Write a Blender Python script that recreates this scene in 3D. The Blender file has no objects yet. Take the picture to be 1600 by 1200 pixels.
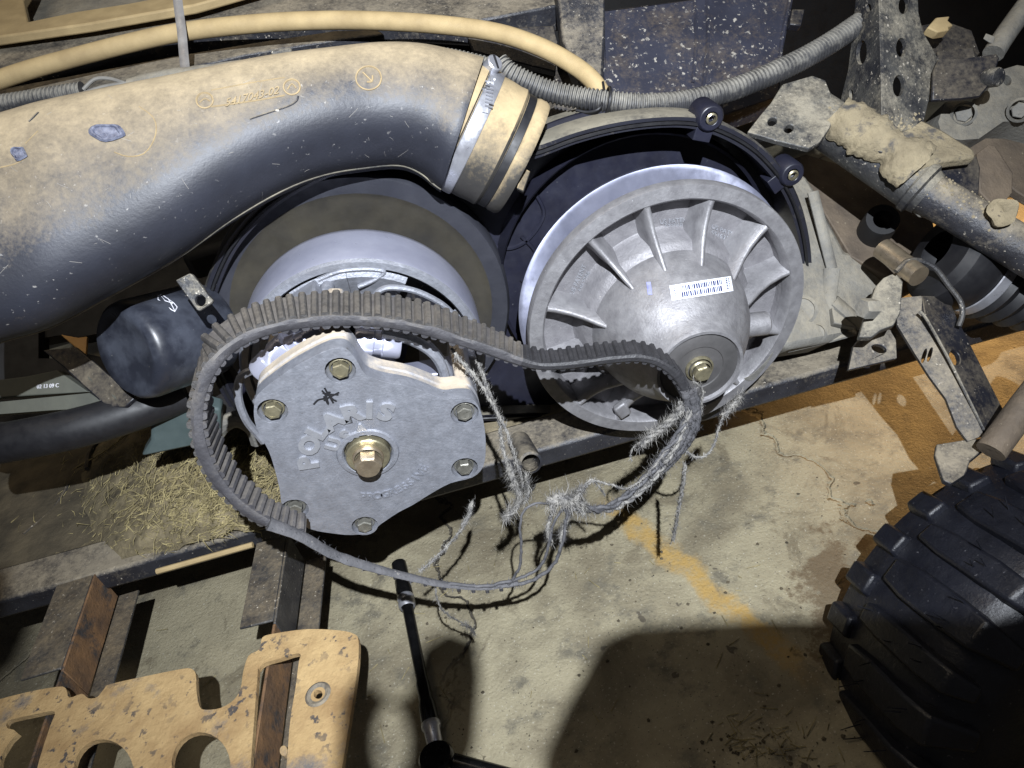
import bpy, bmesh, math, random
from math import sin, cos, pi, radians
from mathutils import Vector as V, Matrix
from mathutils.geometry import tessellate_polygon
from mathutils.bvhtree import BVHTree
random.seed(7)
S = bpy.context.scene
C = S.collection
# ------------------------------------------------------------------ camera
# X runs along the vehicle, Z is up, the clutch axes point at -Y; origin = middle of the drive clutch cover
F = 1150.0
W_ = V((0.168, 0.581, -0.796)).normalized()
def _ray(x, y): return V(((x - 800) / F, (y - 600) / F, 1.0))
U_ = _ray(480, 835).cross(_ray(1400, 575)).cross(W_).normalized()
if U_.x < 0: U_ = -U_
V_ = W_.cross(U_)
R3 = Matrix((U_, -W_, V_))
CAM = R3 @ V((0.115, -0.055, -0.588))
cd = bpy.data.cameras.new("camera"); cam = bpy.data.objects.new("camera", cd); C.objects.link(cam)
cd.sensor_width = 36; cd.lens = 36 * F / 1600; cd.clip_end = 50; cd.clip_start = 0.01
mr = Matrix((R3 @ V((1, 0, 0)), R3 @ V((0, -1, 0)), R3 @ V((0, 0, -1)))).transposed().to_4x4()
mr.translation = CAM
cam.matrix_world = mr
S.camera = cam
# ------------------------------------------------------------------ world, lamps, exposure
w = bpy.data.worlds.new("World"); S.world = w; w.use_nodes = True
bg = w.node_tree.nodes["Background"]; bg.inputs[0].default_value = (0.85, 0.88, 1.0, 1); bg.inputs[1].default_value = 0.05
def lamp(name, kind, loc, target, energy, col, size, spot=None, blend=.5):
    l = bpy.data.lights.new(name, kind); l.energy = energy; l.color = col
    if kind == 'SPOT': l.shadow_soft_size = size; l.spot_size = radians(spot); l.spot_blend = blend
    elif kind == 'AREA': l.size = size
    else: l.shadow_soft_size = size
    o = bpy.data.objects.new(name, l); C.objects.link(o); o.location = loc
    o.rotation_euler = (V(target) - V(loc)).to_track_quat('-Z', 'Y').to_euler()
    return o
LP = CAM + R3 @ V((0.026, -0.18, -0.35))
lamp("work_lamp", 'SPOT', LP, CAM + R3 @ V((0.00, -0.09, 0.70)), 135, (0.88, 0.93, 1.0), 0.004, 76, .95)
lamp("garage_lamp", 'SPOT', (1.45, .95, .30), (0.93, 0.40, -0.37), 95, (1.0, 0.60, 0.25), 0.06, 36, .6)
lamp("ceiling_lamp", 'AREA', (-0.3, 0.15, 1.9), (0.0, 0.1, 0), 7, (1.0, 0.84, 0.62), 0.8)
S.view_settings.view_transform = 'Standard'; S.view_settings.look = 'None'
S.view_settings.exposure = 0.0; S.view_settings.gamma = 1
# ------------------------------------------------------------------ pixel (1600x1200) -> place
ZF = -0.37                                     # garage floor
def M(x, y, w=0.0):                            # on the plane w metres in front of the cover face
    d = R3 @ _ray(x, y); return CAM + d * ((-w - CAM.y) / d.y)
def H(x, y, z):                                # on a level plane
    d = R3 @ _ray(x, y); return CAM + d * ((z - CAM.z) / d.z)
def D(x, y, d): return CAM + (R3 @ _ray(x, y)) * d
WD = V((0, -1, 0))
# ------------------------------------------------------------------ materials
DUST = (0.50, 0.37, 0.19)
def mat(name, c1, c2=None, sc=30, rough=.6, metal=0, dust=0, dlo=.1, dhi=.8, dcol=DUST, bump=0, bsc=250, speck=0, scol=(.55, .5, .42), spsc=260, amp=1.2, aniso=0, contrast=.18, patch=None):
    m = bpy.data.materials.new(name); m.use_nodes = True
    nt = m.node_tree; N = nt.nodes; L = nt.links
    b = N["Principled BSDF"]; b.inputs["Metallic"].default_value = metal; b.inputs["Roughness"].default_value = rough
    geo = N.new("ShaderNodeNewGeometry")
    def noise(s, det=5, rg=.6):
        n = N.new("ShaderNodeTexNoise"); n.inputs["Scale"].default_value = s; n.inputs["Detail"].default_value = det; n.inputs["Roughness"].default_value = rg
        L.new(geo.outputs["Position"], n.inputs["Vector"]); return n.outputs["Fac"]
    def mrange(x, a, bb, c=0, d=1):
        n = N.new("ShaderNodeMapRange"); n.inputs[1].default_value = a; n.inputs[2].default_value = bb; n.inputs[3].default_value = c; n.inputs[4].default_value = d
        L.new(x, n.inputs[0]); return n.outputs[0]
    def math_(op, a, bb):
        n = N.new("ShaderNodeMath"); n.operation = op
        for i, x in enumerate((a, bb)):
            if isinstance(x, (int, float)): n.inputs[i].default_value = x
            else: L.new(x, n.inputs[i])
        return n.outputs[0]
    def mix(f, a, bb):
        n = N.new("ShaderNodeMix"); n.data_type = 'RGBA'
        if isinstance(f, (int, float)): n.inputs[0].default_value = f
        else: L.new(f, n.inputs[0])
        for i, x in ((6, a), (7, bb)):
            if isinstance(x, tuple): n.inputs[i].default_value = (*x, 1)
            else: L.new(x, n.inputs[i])
        return n.outputs[2]
    c2 = c2 or tuple(x * .6 for x in c1)
    col = mix(mrange(noise(sc, 7), .5 - contrast, .5 + contrast), c1, c2)
    if patch: col = mix(mrange(noise(patch[1], 8, .68), patch[2], patch[3]), col, patch[0])
    rr = None
    if speck:
        f = mrange(noise(spsc, 3), .74 - .18 * speck, .80 - .18 * speck)
        f = math_('MULTIPLY', f, mrange(noise(22, 2), .35, .6))
        col = mix(f, col, scol); rr = f
    if dust:
        sp = N.new("ShaderNodeSeparateXYZ"); L.new(geo.outputs["Normal"], sp.inputs[0])
        up = mrange(sp.outputs[2], dlo, dhi)
        nb = math_('SUBTRACT', noise(24, 9, .68), .5)
        nc = math_('SUBTRACT', noise(230, 5, .75), .5)
        f = math_('ADD', up, math_('ADD', math_('MULTIPLY', nb, amp * 1.6), math_('MULTIPLY', nc, .28 + amp * .75)))
        f = math_('MULTIPLY', mrange(f, .15, .95), dust)
        dc = mix(mrange(noise(60, 6), .35, .7), dcol, tuple(x * .72 for x in dcol))
        col = mix(f, col, dc)
        L.new(mrange(f, 0, 1, rough, .92), b.inputs["Roughness"])
        if metal: L.new(mrange(f, 0, .8, metal, 0), b.inputs["Metallic"])
    else:
        L.new(mrange(noise(sc * 3, 5), .3, .7, max(.05, rough - .1), min(1, rough + .12)), b.inputs["Roughness"])
    L.new(col, b.inputs["Base Color"])
    if bump:
        bp = N.new("ShaderNodeBump"); bp.inputs["Strength"].default_value = bump; bp.inputs["Distance"].default_value = 0.002
        L.new(math_('ADD', noise(bsc, 6, .65), math_('MULTIPLY', noise(bsc * .15, 4), 1.5)), bp.inputs["Height"]); L.new(bp.outputs[0], b.inputs["Normal"])
    return m
MT = {}
MT['cast'] = mat("cast_aluminium", (.32, .33, .37), (.21, .22, .25), 110, .48, .5, bump=.3, bsc=420, speck=.35, scol=(.12, .11, .10), contrast=.2, patch=((.205, .21, .235), 40, .42, .72))
MT['cast_dusty'] = mat("dusty_cast_aluminium", (.34, .345, .37), (.24, .24, .26), 30, .5, .5, dust=.75, dlo=.25, dhi=.95, dcol=(.52, .42, .29), bump=.2, bsc=400)
MT['sec'] = mat("grey_cast_aluminium", (.30, .295, .305), (.195, .19, .20), 70, .52, .5, bump=.22, bsc=420, speck=.2, scol=(.6, .6, .62))
MT['turned'] = mat("turned_aluminium", (.52, .53, .64), (.40, .41, .52), 22, .36, .55)
MT['turned_dull'] = mat("dull_turned_aluminium", (.27, .28, .36), (.19, .20, .27), 30, .42, .6)
MT['gold'] = mat("yellow_zinc", (.40, .36, .235), (.22, .20, .14), 90, .38, .75, bump=.2, speck=.4, scol=(.12, .10, .08), spsc=600)
MT['gold2'] = mat("worn_zinc", (.33, .32, .28), (.19, .185, .16), 110, .42, .7, bump=.3, speck=.5, scol=(.10, .09, .07), spsc=600)
MT['goldbolt'] = mat("aged_zinc_bolt", (.46, .38, .27), (.32, .26, .19), 90, .35, .8, bump=.1)
MT['steel'] = mat("bright_steel", (.50, .51, .55), (.33, .33, .36), 60, .34, .65, bump=.05)
MT['darksteel'] = mat("chrome_black", (.035, .035, .038), (.02, .02, .022), 80, .18, .8)
MT['navy'] = mat("dark_plastic", (.016, .017, .030), (.010, .010, .017), 25, .42, 0, bump=.05, bsc=150, speck=.25, scol=(.09, .09, .10))
MT['lip'] = mat("dusty_dark_plastic", (.020, .021, .030), (.012, .012, .018), 25, .45, 0, dust=.65, dlo=.3, dhi=1.0, dcol=(.30, .27, .20), bump=.1)
MT['tan_recess'] = mat("dusty_recess", (.055, .048, .034), (.022, .020, .018), 18, .7, .1, bump=.1, bsc=80)
MT['ring'] = mat("grey_recess_ring", (.030, .031, .040), (.016, .017, .024), 20, .6, 0, bump=.1)
MT['duct'] = mat("dusty_duct_plastic", (.022, .024, .034), (.013, .014, .020), 20, .50, 0, dust=.92, dlo=.24, dhi=1.06, amp=.42, bump=.12, bsc=420, speck=.42, scol=(.22, .21, .2), dcol=(.40, .318, .20))
MT['boot'] = mat("dusty_rubber", (.05, .046, .04), (.032, .03, .028), 30, .6, 0, dust=.95, dlo=-.25, dhi=.62, amp=.8, bump=.15, dcol=(.42, .32, .18))
MT['black'] = mat("black_rubber", (.014, .014, .016), (.008, .008, .01), 40, .5)
MT['hose'] = mat("tan_dusty_hose", (.42, .315, .16), (.30, .22, .11), 35, .75, 0, bump=.12, bsc=200, speck=.15, scol=(.2, .16, .09))
MT['loom'] = mat("grey_loom", (.045, .045, .048), (.022, .022, .024), 50, .5, 0, dust=.6, dlo=-.1, dhi=1.0, dcol=(.36, .34, .29), bump=.1)
MT['frame'] = mat("dirty_frame_paint", (.034, .035, .042), (.016, .016, .020), 35, .45, .1, dust=.75, dlo=.3, dhi=1.2, dcol=(.34, .29, .21), bump=.4, bsc=300, speck=.5, amp=1.5)
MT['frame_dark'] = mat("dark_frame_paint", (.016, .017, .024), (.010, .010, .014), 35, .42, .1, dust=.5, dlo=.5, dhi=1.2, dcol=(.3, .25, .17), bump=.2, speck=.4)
MT['frame_grey'] = mat("worn_grey_bracket", (.095, .093, .086), (.035, .035, .038), 30, .5, .25, dust=.7, dlo=.15, dhi=1.2, dcol=(.36, .32, .24), bump=.5, bsc=260, speck=.6, amp=1.9, patch=((.022, .023, .028), 32, .47, .60))
MT['mud'] = mat("dried_mud", (.31, .258, .165), (.17, .14, .09), 40, .95, 0, bump=1.0, bsc=160, speck=.55, patch=((.08, .075, .07), 45, .56, .66), scol=(.1, .08, .06))
MT['case'] = mat("dusty_casting", (.20, .192, .17), (.11, .107, .10), 30, .7, .05, speck=.4, scol=(.07, .065, .055), dust=.5, dlo=.2, dhi=1.1, dcol=(.36, .31, .22), bump=.5, bsc=240)
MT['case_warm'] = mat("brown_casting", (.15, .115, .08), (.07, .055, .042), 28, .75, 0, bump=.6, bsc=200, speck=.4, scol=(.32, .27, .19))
MT['dark'] = mat("engine_black", (.010, .010, .011), (.006, .006, .007), 25, .6)
MT['shroud'] = mat("speckled_black_plastic", (.036, .038, .055), (.020, .021, .032), 20, .42, 0, dust=.22, dlo=.5, dhi=1.8, bump=.12, speck=.75, scol=(.34, .32, .28), spsc=170)
MT['filter'] = mat("smudged_black_paint", (.048, .053, .068), (.018, .020, .028), 30, .34, 0, speck=.1, bump=.03, contrast=.1)
MT['belt'] = mat("worn_belt_rubber", (.054, .052, .057), (.028, .027, .031), 60, .62, 0, dust=.25, dlo=.1, dhi=1.2, dcol=(.30, .26, .20), bump=.4, bsc=350)
MT['cog'] = mat("dusty_belt_cogs", (.062, .058, .055), (.032, .030, .030), 60, .7, 0, dust=.32, dlo=.3, dhi=1.4, dcol=(.25, .21, .16), bump=.7, bsc=350)
MT['cord'] = mat("frayed_cord_fibre", (.25, .238, .215), (.07, .068, .07), 160, .85)
MT['cord_dark'] = mat("rubbered_cord", (.085, .083, .088), (.05, .05, .055), 90, .7, bump=.4, bsc=400, speck=.4, scol=(.3, .28, .25))
MT['pan'] = mat("tan_dusty_pan", (.45, .315, .150), (.27, .17, .075), 24, .85, 0, bump=.7, bsc=220, speck=.85, scol=(.07, .06, .055), spsc=120, patch=((.15, .135, .125), 13, .56, .66))
MT['rust'] = mat("rusty_channel", (.23, .125, .055), (.10, .06, .035), 40, .8, 0, bump=.5, speck=.5, scol=(.03, .025, .02), patch=((.045, .04, .038), 30, .52, .62))
MT['arm'] = mat("dirty_channel", (.060, .057, .053), (.022, .022, .025), 45, .5, .1, dust=.5, dlo=.5, dhi=1.5, dcol=(.34, .26, .15), bump=.5, bsc=260, speck=.5)
MT['straw'] = mat("dry_straw", (.42, .35, .17), (.11, .088, .042), 90, .9)
MT['dirt'] = mat("loose_dirt", (.25, .205, .12), (.085, .07, .042), 45, .95, 0, bump=1.0, bsc=140)
MT['dirt_dark'] = mat("shade_darkened_dirt", (.12, .098, .062), (.05, .042, .028), 30, .95, 0, bump=1.0, bsc=120)  # dirt colour darkened for the shade over the belly plate
MT['belt_black'] = mat("black_belt_rubber", (.030, .029, .032), (.016, .016, .018), 60, .55, 0, bump=.4, bsc=350)
MT['secfloor'] = mat("grey_pocket_casting", (.235, .228, .238), (.16, .155, .165), 60, .55, .35, bump=.35, bsc=380, speck=.2)
MT['litfloor'] = mat("lamplit_floor_orange", (.62, .36, .13), (.5, .28, .1), 30, .7)  # warm lamplight on the floor put into the colour
MT['mark'] = mat("moulded_mark", (.30, .225, .12), (.20, .15, .085), 120, .8)
MT['seat'] = mat("bolt_seat_shade", (.14, .14, .145), (.08, .08, .085), 90, .55, .3)
MT['hubface'] = mat("hub_face_grey", (.105, .10, .10), (.07, .068, .068), 40, .5, .3, bump=.1)
MT['label'] = mat("label_paper", (.80, .83, .90), (.72, .75, .84), 20, .5)
MT['ink'] = mat("dark_blue_ink", (.02, .025, .10), (.015, .02, .08), 20, .6)
MT['marker'] = mat("black_marker", (.012, .012, .015), (.01, .01, .01), 20, .5)
MT['white'] = mat("white_print", (.70, .70, .74), (.5, .5, .55), 60, .6)
MT['greyprint'] = mat("grey_print", (.30, .30, .28), (.2, .2, .19), 60, .6)
MT['strip'] = mat("olive_grey_strip", (.105, .108, .088), (.075, .078, .066), 30, .7, bump=.1)
MT['green'] = mat("grey_green_plastic", (.075, .10, .10), (.05, .07, .07), 30, .5)
MT['tyre'] = mat("new_black_rubber", (.011, .012, .018), (.006, .0065, .010), 30, .40, 0, bump=.35, speck=.4, scol=(.1, .1, .11))
MT['ziptie'] = mat("pale_strap", (.22, .21, .20), (.13, .12, .115), 60, .35, bump=.1)
MT['wire'] = mat("dusty_grey_wire", (.22, .21, .19), (.14, .135, .125), 60, .6)
for k_ in ('turned', 'turned_dull'):
    nt_ = MT[k_].node_tree; tg = nt_.nodes.new("ShaderNodeTangent"); tg.direction_type = 'RADIAL'; tg.axis = 'Y'
    b_ = nt_.nodes["Principled BSDF"]; b_.inputs["Anisotropic"].default_value = .85; nt_.links.new(tg.outputs[0], b_.inputs["Tangent"])
# ------------------------------------------------------------------ mesh helpers
def smooth_mesh(me, ang=.6):
    me.polygons.foreach_set("use_smooth", [True] * len(me.polygons)); me.set_sharp_from_angle(angle=ang)
class MB:
    def __init__(s): s.v = []; s.f = []
    def add(s, vs, fs):
        o = len(s.v); s.v += [V(x) for x in vs]; s.f += [tuple(i + o for i in f) for f in fs]; return s
    def loft(s, rings, closed=True, caps=True):
        n = len(rings[0]); o = len(s.v)
        for r in rings: s.v += [V(x) for x in r]
        k = n if closed else n - 1
        for i in range(len(rings) - 1):
            for j in range(k):
                a = o + i * n + j; b = o + i * n + (j + 1) % n
                s.f.append((a, b, b + n, a + n))
        if caps and closed:
            s.f.append(tuple(o + j for j in reversed(range(n)))); s.f.append(tuple(o + (len(rings) - 1) * n + j for j in range(n)))
        return s
    def tube(s, pts, r, n=12, caps=True, flat=1.0, up=None):
        pts = [V(p) for p in pts]; rings = []; nv = None
        for i, p in enumerate(pts):
            t = (pts[min(i + 1, len(pts) - 1)] - pts[max(i - 1, 0)]).normalized()
            if nv is None:
                nv = V(up) if up else (V((0, 0, 1)) if abs(t.z) < .9 else V((1, 0, 0)))
            nv = (nv - t * nv.dot(t)).normalized(); b = t.cross(nv)
            rr = r[i] if isinstance(r, (list, tuple)) else r
            rings.append([p + nv * (cos(2 * pi * k / n) * rr * flat) + b * (sin(2 * pi * k / n) * rr) for k in range(n)])
        return s.loft(rings, True, caps)
    def lathe(s, prof, origin, axis=WD, n=48, caps=False, a0=0, a1=2 * pi):
        axis = V(axis).normalized(); e1 = axis.orthogonal().normalized() if abs(axis.dot(V((1, 0, 0)))) > .9 else (V((1, 0, 0)) - axis * axis.x).normalized()
        e2 = axis.cross(e1); o = V(origin)
        if abs(a1 - a0 - 2 * pi) < 1e-6:
            rings = [[o + axis * h + (e1 * cos(2 * pi * k / n) + e2 * sin(2 * pi * k / n)) * max(r, 1e-5) for k in range(n)] for r, h in prof]
            return s.loft(rings, True, caps)
        rings = [[o + axis * h + (e1 * cos(a0 + (a1 - a0) * k / n) + e2 * sin(a0 + (a1 - a0) * k / n)) * r for k in range(n + 1)] for r, h in prof]
        return s.loft(rings, False, False)
    def box(s, c, ex, ey, ez):                 # centre and three half axes
        c = V(c); ex = V(ex); ey = V(ey); ez = V(ez)
        vs = [c + ex * i + ey * j + ez * k for i in (-1, 1) for j in (-1, 1) for k in (-1, 1)]
        return s.add(vs, [(0, 1, 3, 2), (4, 6, 7, 5), (0, 4, 5, 1), (2, 3, 7, 6), (0, 2, 6, 4), (1, 5, 7, 3)])
    def plate(s, outer, vec, holes=()):        # flat 3D outline extruded by vec
        loops = [list(map(V, outer))] + [list(map(V, h)) for h in holes]
        allp = [p for l in loops for p in l]; vec = V(vec); n = len(allp); o = len(s.v)
        tris = tessellate_polygon(loops)
        s.v += allp + [p + vec for p in allp]
        nrm = V((0, 0, 0))
        for a, b, c in tris[:1]: nrm = (allp[b] - allp[a]).cross(allp[c] - allp[a])
        for a, b, c in tris:
            s.f.append((o + a, o + b, o + c)); s.f.append((o + n + c, o + n + b, o + n + a))
        k = 0
        for l in loops:
            m = len(l)
            for j in range(m):
                a = k + j; b = k + (j + 1) % m
                s.f.append((o + a, o + b, o + n + b, o + n + a))
            k += m
        return s
    def build(s, name, m, parent=None, base=None, bev=0, ang=.6, seg=2, smooth=True, noise=0, nsc=20):
        base = V(base) if base is not None else V((0, 0, 0))
        root = parent
        if root is not None: base = V(root.get("_o", (0, 0, 0)))
        vs = s.v
        if noise:
            from mathutils import noise as mn
            vs = [p + mn.noise_vector(p * nsc) * noise for p in vs]
        me = bpy.data.meshes.new(name); me.from_pydata([tuple(p - base) for p in vs], [], s.f)
        bm = bmesh.new(); bm.from_mesh(me); bmesh.ops.recalc_face_normals(bm, faces=bm.faces); bm.to_mesh(me); bm.free()
        me.materials.append(MT[m] if isinstance(m, str) else m)
        if smooth: smooth_mesh(me, ang)
        o = bpy.data.objects.new(name, me); C.objects.link(o)
        if root is not None:
            o.parent = root; o["_o"] = tuple(base)
        else:
            o.location = base; o["_o"] = tuple(base)
        if bev:
            b = o.modifiers.new("bevel", 'BEVEL'); b.width = bev; b.segments = seg; b.limit_method = 'ANGLE'; b.angle_limit = radians(40); b.harden_normals = False
        return o
def tag(o, label=None, cat=None, group=None, kind=None):
    if label: o["label"] = label
    if cat: o["category"] = cat
    if group: o["group"] = group
    if kind: o["kind"] = kind
    return o
def thing(name, label, cat, loc, group=None):
    o = bpy.data.objects.new(name, None); C.objects.link(o); o.location = V(loc); o["_o"] = tuple(V(loc)); o.empty_display_size = .02
    return tag(o, label, cat, group)
def sm(pts, k=6, closed=False):                # Catmull-Rom through the points
    pts = [V(p) for p in pts]; n = len(pts); out = []
    rng = range(n) if closed else range(n - 1)
    for i in rng:
        if closed: p0, p1, p2, p3 = pts[i - 1], pts[i], pts[(i + 1) % n], pts[(i + 2) % n]
        else: p0, p1, p2, p3 = pts[max(i - 1, 0)], pts[i], pts[i + 1], pts[min(i + 2, n - 1)]
        for j in range(k):
            t = j / k
            out.append(.5 * ((2 * p1) + (p2 - p0) * t + (2 * p0 - 5 * p1 + 4 * p2 - p3) * t * t + (3 * p1 - p0 - 3 * p2 + p3) * t ** 3))
    if not closed: out.append(pts[-1])
    return out
def sm2(px, k=6, closed=False): return [(p.x, p.y, p.z) for p in sm([(*p, 0) if len(p) == 2 else p for p in px], k, closed)]
def resample(pts, step):
    out = [pts[0].copy()]; acc = 0
    for a, b in zip(pts, pts[1:]):
        l = (b - a).length; t = step - acc
        while t <= l and l > 0:
            out.append(a.lerp(b, t / l)); t += step
        acc = (acc + l) % step
    return out
def hexhead(mb, o, r, h, axis=WD, phase=0, r2=None):
    axis = V(axis).normalized(); e1 = axis.orthogonal().normalized(); e2 = axis.cross(e1); r2 = r2 or r * .92
    def ring(rr, hh): return [V(o) + axis * hh + (e1 * cos(phase + i * pi / 3) + e2 * sin(phase + i * pi / 3)) * rr for i in range(6)]
    mb.loft([ring(r, 0), ring(r, h * .85), ring(r2 * .97, h)]); return mb
def plane3(a, b, c):
    A, B, Cc = D(*a), D(*b), D(*c); n = (B - A).cross(Cc - A).normalized()
    if n.dot(CAM - A) < 0: n = -n
    def f(x, y):
        d = R3 @ _ray(x, y); return CAM + d * ((A - CAM).dot(n) / d.dot(n))
    return f, n
def oval(f, x, y, rx, ry, rot=0, n=18):
    return [f(x + rx * cos(t) * cos(rot) - ry * sin(t) * sin(rot), y + rx * cos(t) * sin(rot) + ry * sin(t) * cos(rot)) for t in [2 * pi * i / n for i in range(n)]]
def ring3(c, r, axis=WD, n=20):
    axis = V(axis).normalized(); e1 = axis.orthogonal().normalized(); e2 = axis.cross(e1)
    return [V(c) + (e1 * cos(2 * pi * i / n) + e2 * sin(2 * pi * i / n)) * r for i in range(n)]
_tc = {}
def text_geo(s, bold=.012):
    if (s, bold) in _tc: return _tc[(s, bold)]
    cu = bpy.data.curves.new("t", 'FONT'); cu.body = s; cu.size = 1; cu.offset = bold; cu.align_x = 'CENTER'; cu.resolution_u = 3
    o = bpy.data.objects.new("t", cu); C.objects.link(o)
    dg = bpy.context.evaluated_depsgraph_get(); me = bpy.data.meshes.new_from_object(o.evaluated_get(dg))
    vs = [v.co.copy() for v in me.vertices]; fs = [tuple(p.vertices) for p in me.polygons]
    bpy.data.objects.remove(o); bpy.data.curves.remove(cu); bpy.data.meshes.remove(me)
    _tc[(s, bold)] = (vs, fs); return vs, fs
def solid(mb, top, fs, dn):                    # faces plus walls down along dn
    o = len(mb.v); n = len(top); dn = V(dn)
    mb.v += [V(p) for p in top] + [V(p) + dn for p in top]
    ed = {}
    for f in fs:
        mb.f.append(tuple(o + i for i in f))
        for a, b in zip(f, f[1:] + f[:1]): ed[(a, b)] = 1
    for a, b in ed:
        if (b, a) not in ed: mb.f.append((o + b, o + a, o + n + a, o + n + b))
def letter(mb, ch, pos, right, up, size, h, bold=.03):
    vs, fs = text_geo(ch, bold); nrm = V(right).cross(V(up)).normalized()
    solid(mb, [V(pos) + V(right) * (v.x * size) + V(up) * ((v.y - .35) * size) + nrm * h for v in vs], fs, -nrm * (h * 1.3))
def bvh(o):
    me = o.data; off = V(o["_o"])
    return BVHTree.FromPolygons([v.co + off for v in me.vertices], [tuple(p.vertices) for p in me.polygons])
def hit(t, x, y, lift=.0005):
    d = (R3 @ _ray(x, y)).normalized(); loc, n, i, dist = t.ray_cast(CAM, d)
    if loc is None: return None
    if n.dot(d) > 0: n = -n
    return loc + n * lift
def drape_text(mb, t, s, px, ax, ay, lift=.0006, bold=.0):   # lettering laid on a curved surface
    vs, fs = text_geo(s, bold); top = []
    for v in vs:
        p = hit(t, px[0] + ax[0] * v.x + ay[0] * (v.y - .35), px[1] + ax[1] * v.x + ay[1] * (v.y - .35), lift)
        top.append(p if p else V((0, 0, 0)))
    c = sum(top, V()) / max(1, len(top))
    solid(mb, top, fs, (c - CAM).normalized() * (lift * 1.3))
def drape_line(mb, t, px, r, lift=0, n=6, k=5):
    pts = [hit(t, p[0], p[1], lift) for p in sm2(px, k)]
    pts = [p for p in pts if p]
    if len(pts) > 2: mb.tube(pts, r, n)
    return pts
from mathutils import noise as MN
# ------------------------------------------------------------------ garage floor
mb = MB(); n = 60
mb.add([(-4, -1.2, ZF), (5, -1.2, ZF), (5, 6, ZF), (-4, 6, ZF)], [(0, 1, 2, 3)])
fm = bpy.data.materials.new("stained_concrete"); fm.use_nodes = True
def floor_nodes():
    nt = fm.node_tree; N = nt.nodes; L = nt.links; b = N["Principled BSDF"]; b.inputs["Roughness"].default_value = .72
    geo = N.new("ShaderNodeNewGeometry")
    def noise(s, det=6, rg=.6, dist=0):
        q = N.new("ShaderNodeTexNoise"); q.inputs["Scale"].default_value = s; q.inputs["Detail"].default_value = det; q.inputs["Roughness"].default_value = rg; q.inputs["Distortion"].default_value = dist
        L.new(geo.outputs["Position"], q.inputs["Vector"]); return q.outputs["Fac"]
    def mr_(x, a, bb, c=0, d=1):
        q = N.new("ShaderNodeMapRange"); q.interpolation_type = 'SMOOTHSTEP'
        for i, z in enumerate((a, bb, c, d)): q.inputs[i + 1].default_value = z
        L.new(x, q.inputs[0]); return q.outputs[0]
    def mth(op, a, bb=0):
        q = N.new("ShaderNodeMath"); q.operation = op
        for i, x in enumerate((a, bb)):
            if isinstance(x, (int, float)): q.inputs[i].default_value = x
            else: L.new(x, q.inputs[i])
        return q.outputs[0]
    def mix(f, a, bb):
        q = N.new("ShaderNodeMix"); q.data_type = 'RGBA'; L.new(f, q.inputs[0])
        for i, x in ((6, a), (7, bb)):
            if isinstance(x, tuple): q.inputs[i].default_value = (*x, 1)
            else: L.new(x, q.inputs[i])
        return q.outputs[2]
    col = mix(mr_(noise(7, 8, .65, .4), .36, .64), (.34, .30, .20), (.185, .158, .104))
    col = mix(mr_(noise(11, 7, .72, .8), .55, .66, 0, .75), col, (.15, .125, .08))
    col = mix(mr_(noise(26, 6, .7), .50, .72), col, (.135, .122, .09))
    col = mix(mr_(noise(230, 4, .7), .68, .76), col, (.08, .07, .052))
    col = mix(mr_(noise(34, 3, .5, .2), .72, .74), col, (.10, .085, .06))       # oil spots
    vo = N.new("ShaderNodeTexVoronoi"); vo.feature = 'DISTANCE_TO_EDGE'; vo.inputs["Scale"].default_value = 1.5
    wv = N.new("ShaderNodeVectorMath"); wv.operation = 'ADD'; nz = N.new("ShaderNodeTexNoise"); nz.inputs["Scale"].default_value = 9; nz.inputs["Detail"].default_value = 6; L.new(geo.outputs["Position"], nz.inputs["Vector"])
    sc_ = N.new("ShaderNodeVectorMath"); sc_.operation = 'SCALE'; sc_.inputs["Scale"].default_value = .22; L.new(nz.outputs["Color"], sc_.inputs[0])
    L.new(geo.outputs["Position"], wv.inputs[0]); L.new(sc_.outputs[0], wv.inputs[1]); L.new(wv.outputs[0], vo.inputs["Vector"])
    crack = mr_(vo.outputs["Distance"], .002, .007, 1, 0)
    col = mix(mth('MULTIPLY', crack, mr_(noise(3.1, 3), .50, .58)), col, (.06, .052, .04))
    col = mix(mr_(noise(420, 3, .6), .64, .72), col, (.07, .062, .05))           # pores
    col = mix(mr_(noise(300, 2, .5), .30, .36, .55, 0), col, (.50, .47, .38))     # pale grit
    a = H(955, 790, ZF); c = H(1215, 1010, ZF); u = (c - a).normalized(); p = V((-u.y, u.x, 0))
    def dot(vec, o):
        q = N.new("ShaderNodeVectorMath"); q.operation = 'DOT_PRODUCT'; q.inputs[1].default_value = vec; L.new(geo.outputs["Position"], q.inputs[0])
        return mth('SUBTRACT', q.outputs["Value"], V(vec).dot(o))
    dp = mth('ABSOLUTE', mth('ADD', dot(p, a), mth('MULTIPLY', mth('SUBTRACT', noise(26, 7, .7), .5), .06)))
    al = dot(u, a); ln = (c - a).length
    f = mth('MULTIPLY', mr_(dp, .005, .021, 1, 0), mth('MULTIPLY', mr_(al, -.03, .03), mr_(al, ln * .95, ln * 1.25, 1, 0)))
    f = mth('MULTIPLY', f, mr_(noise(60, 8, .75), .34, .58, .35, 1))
    col = mix(f, col, (.40, .262, .085))  # leaked warm light put into the floor colour as an orange streak
    # damp brown stain towards the tyre
    e = H(1400, 960, ZF)
    q = N.new("ShaderNodeVectorMath"); q.operation = 'DISTANCE'; q.inputs[1].default_value = e; L.new(geo.outputs["Position"], q.inputs[0])
    dd = mth('ADD', q.outputs["Value"], mth('MULTIPLY', mth('SUBTRACT', noise(13, 7, .7), .5), .32))
    col = mix(mr_(dd, .075, .10, .8, 0), col, (.11, .075, .04))
    L.new(col, b.inputs["Base Color"])
    bp = N.new("ShaderNodeBump"); bp.inputs["Strength"].default_value = .7; bp.inputs["Distance"].default_value = .003
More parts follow.
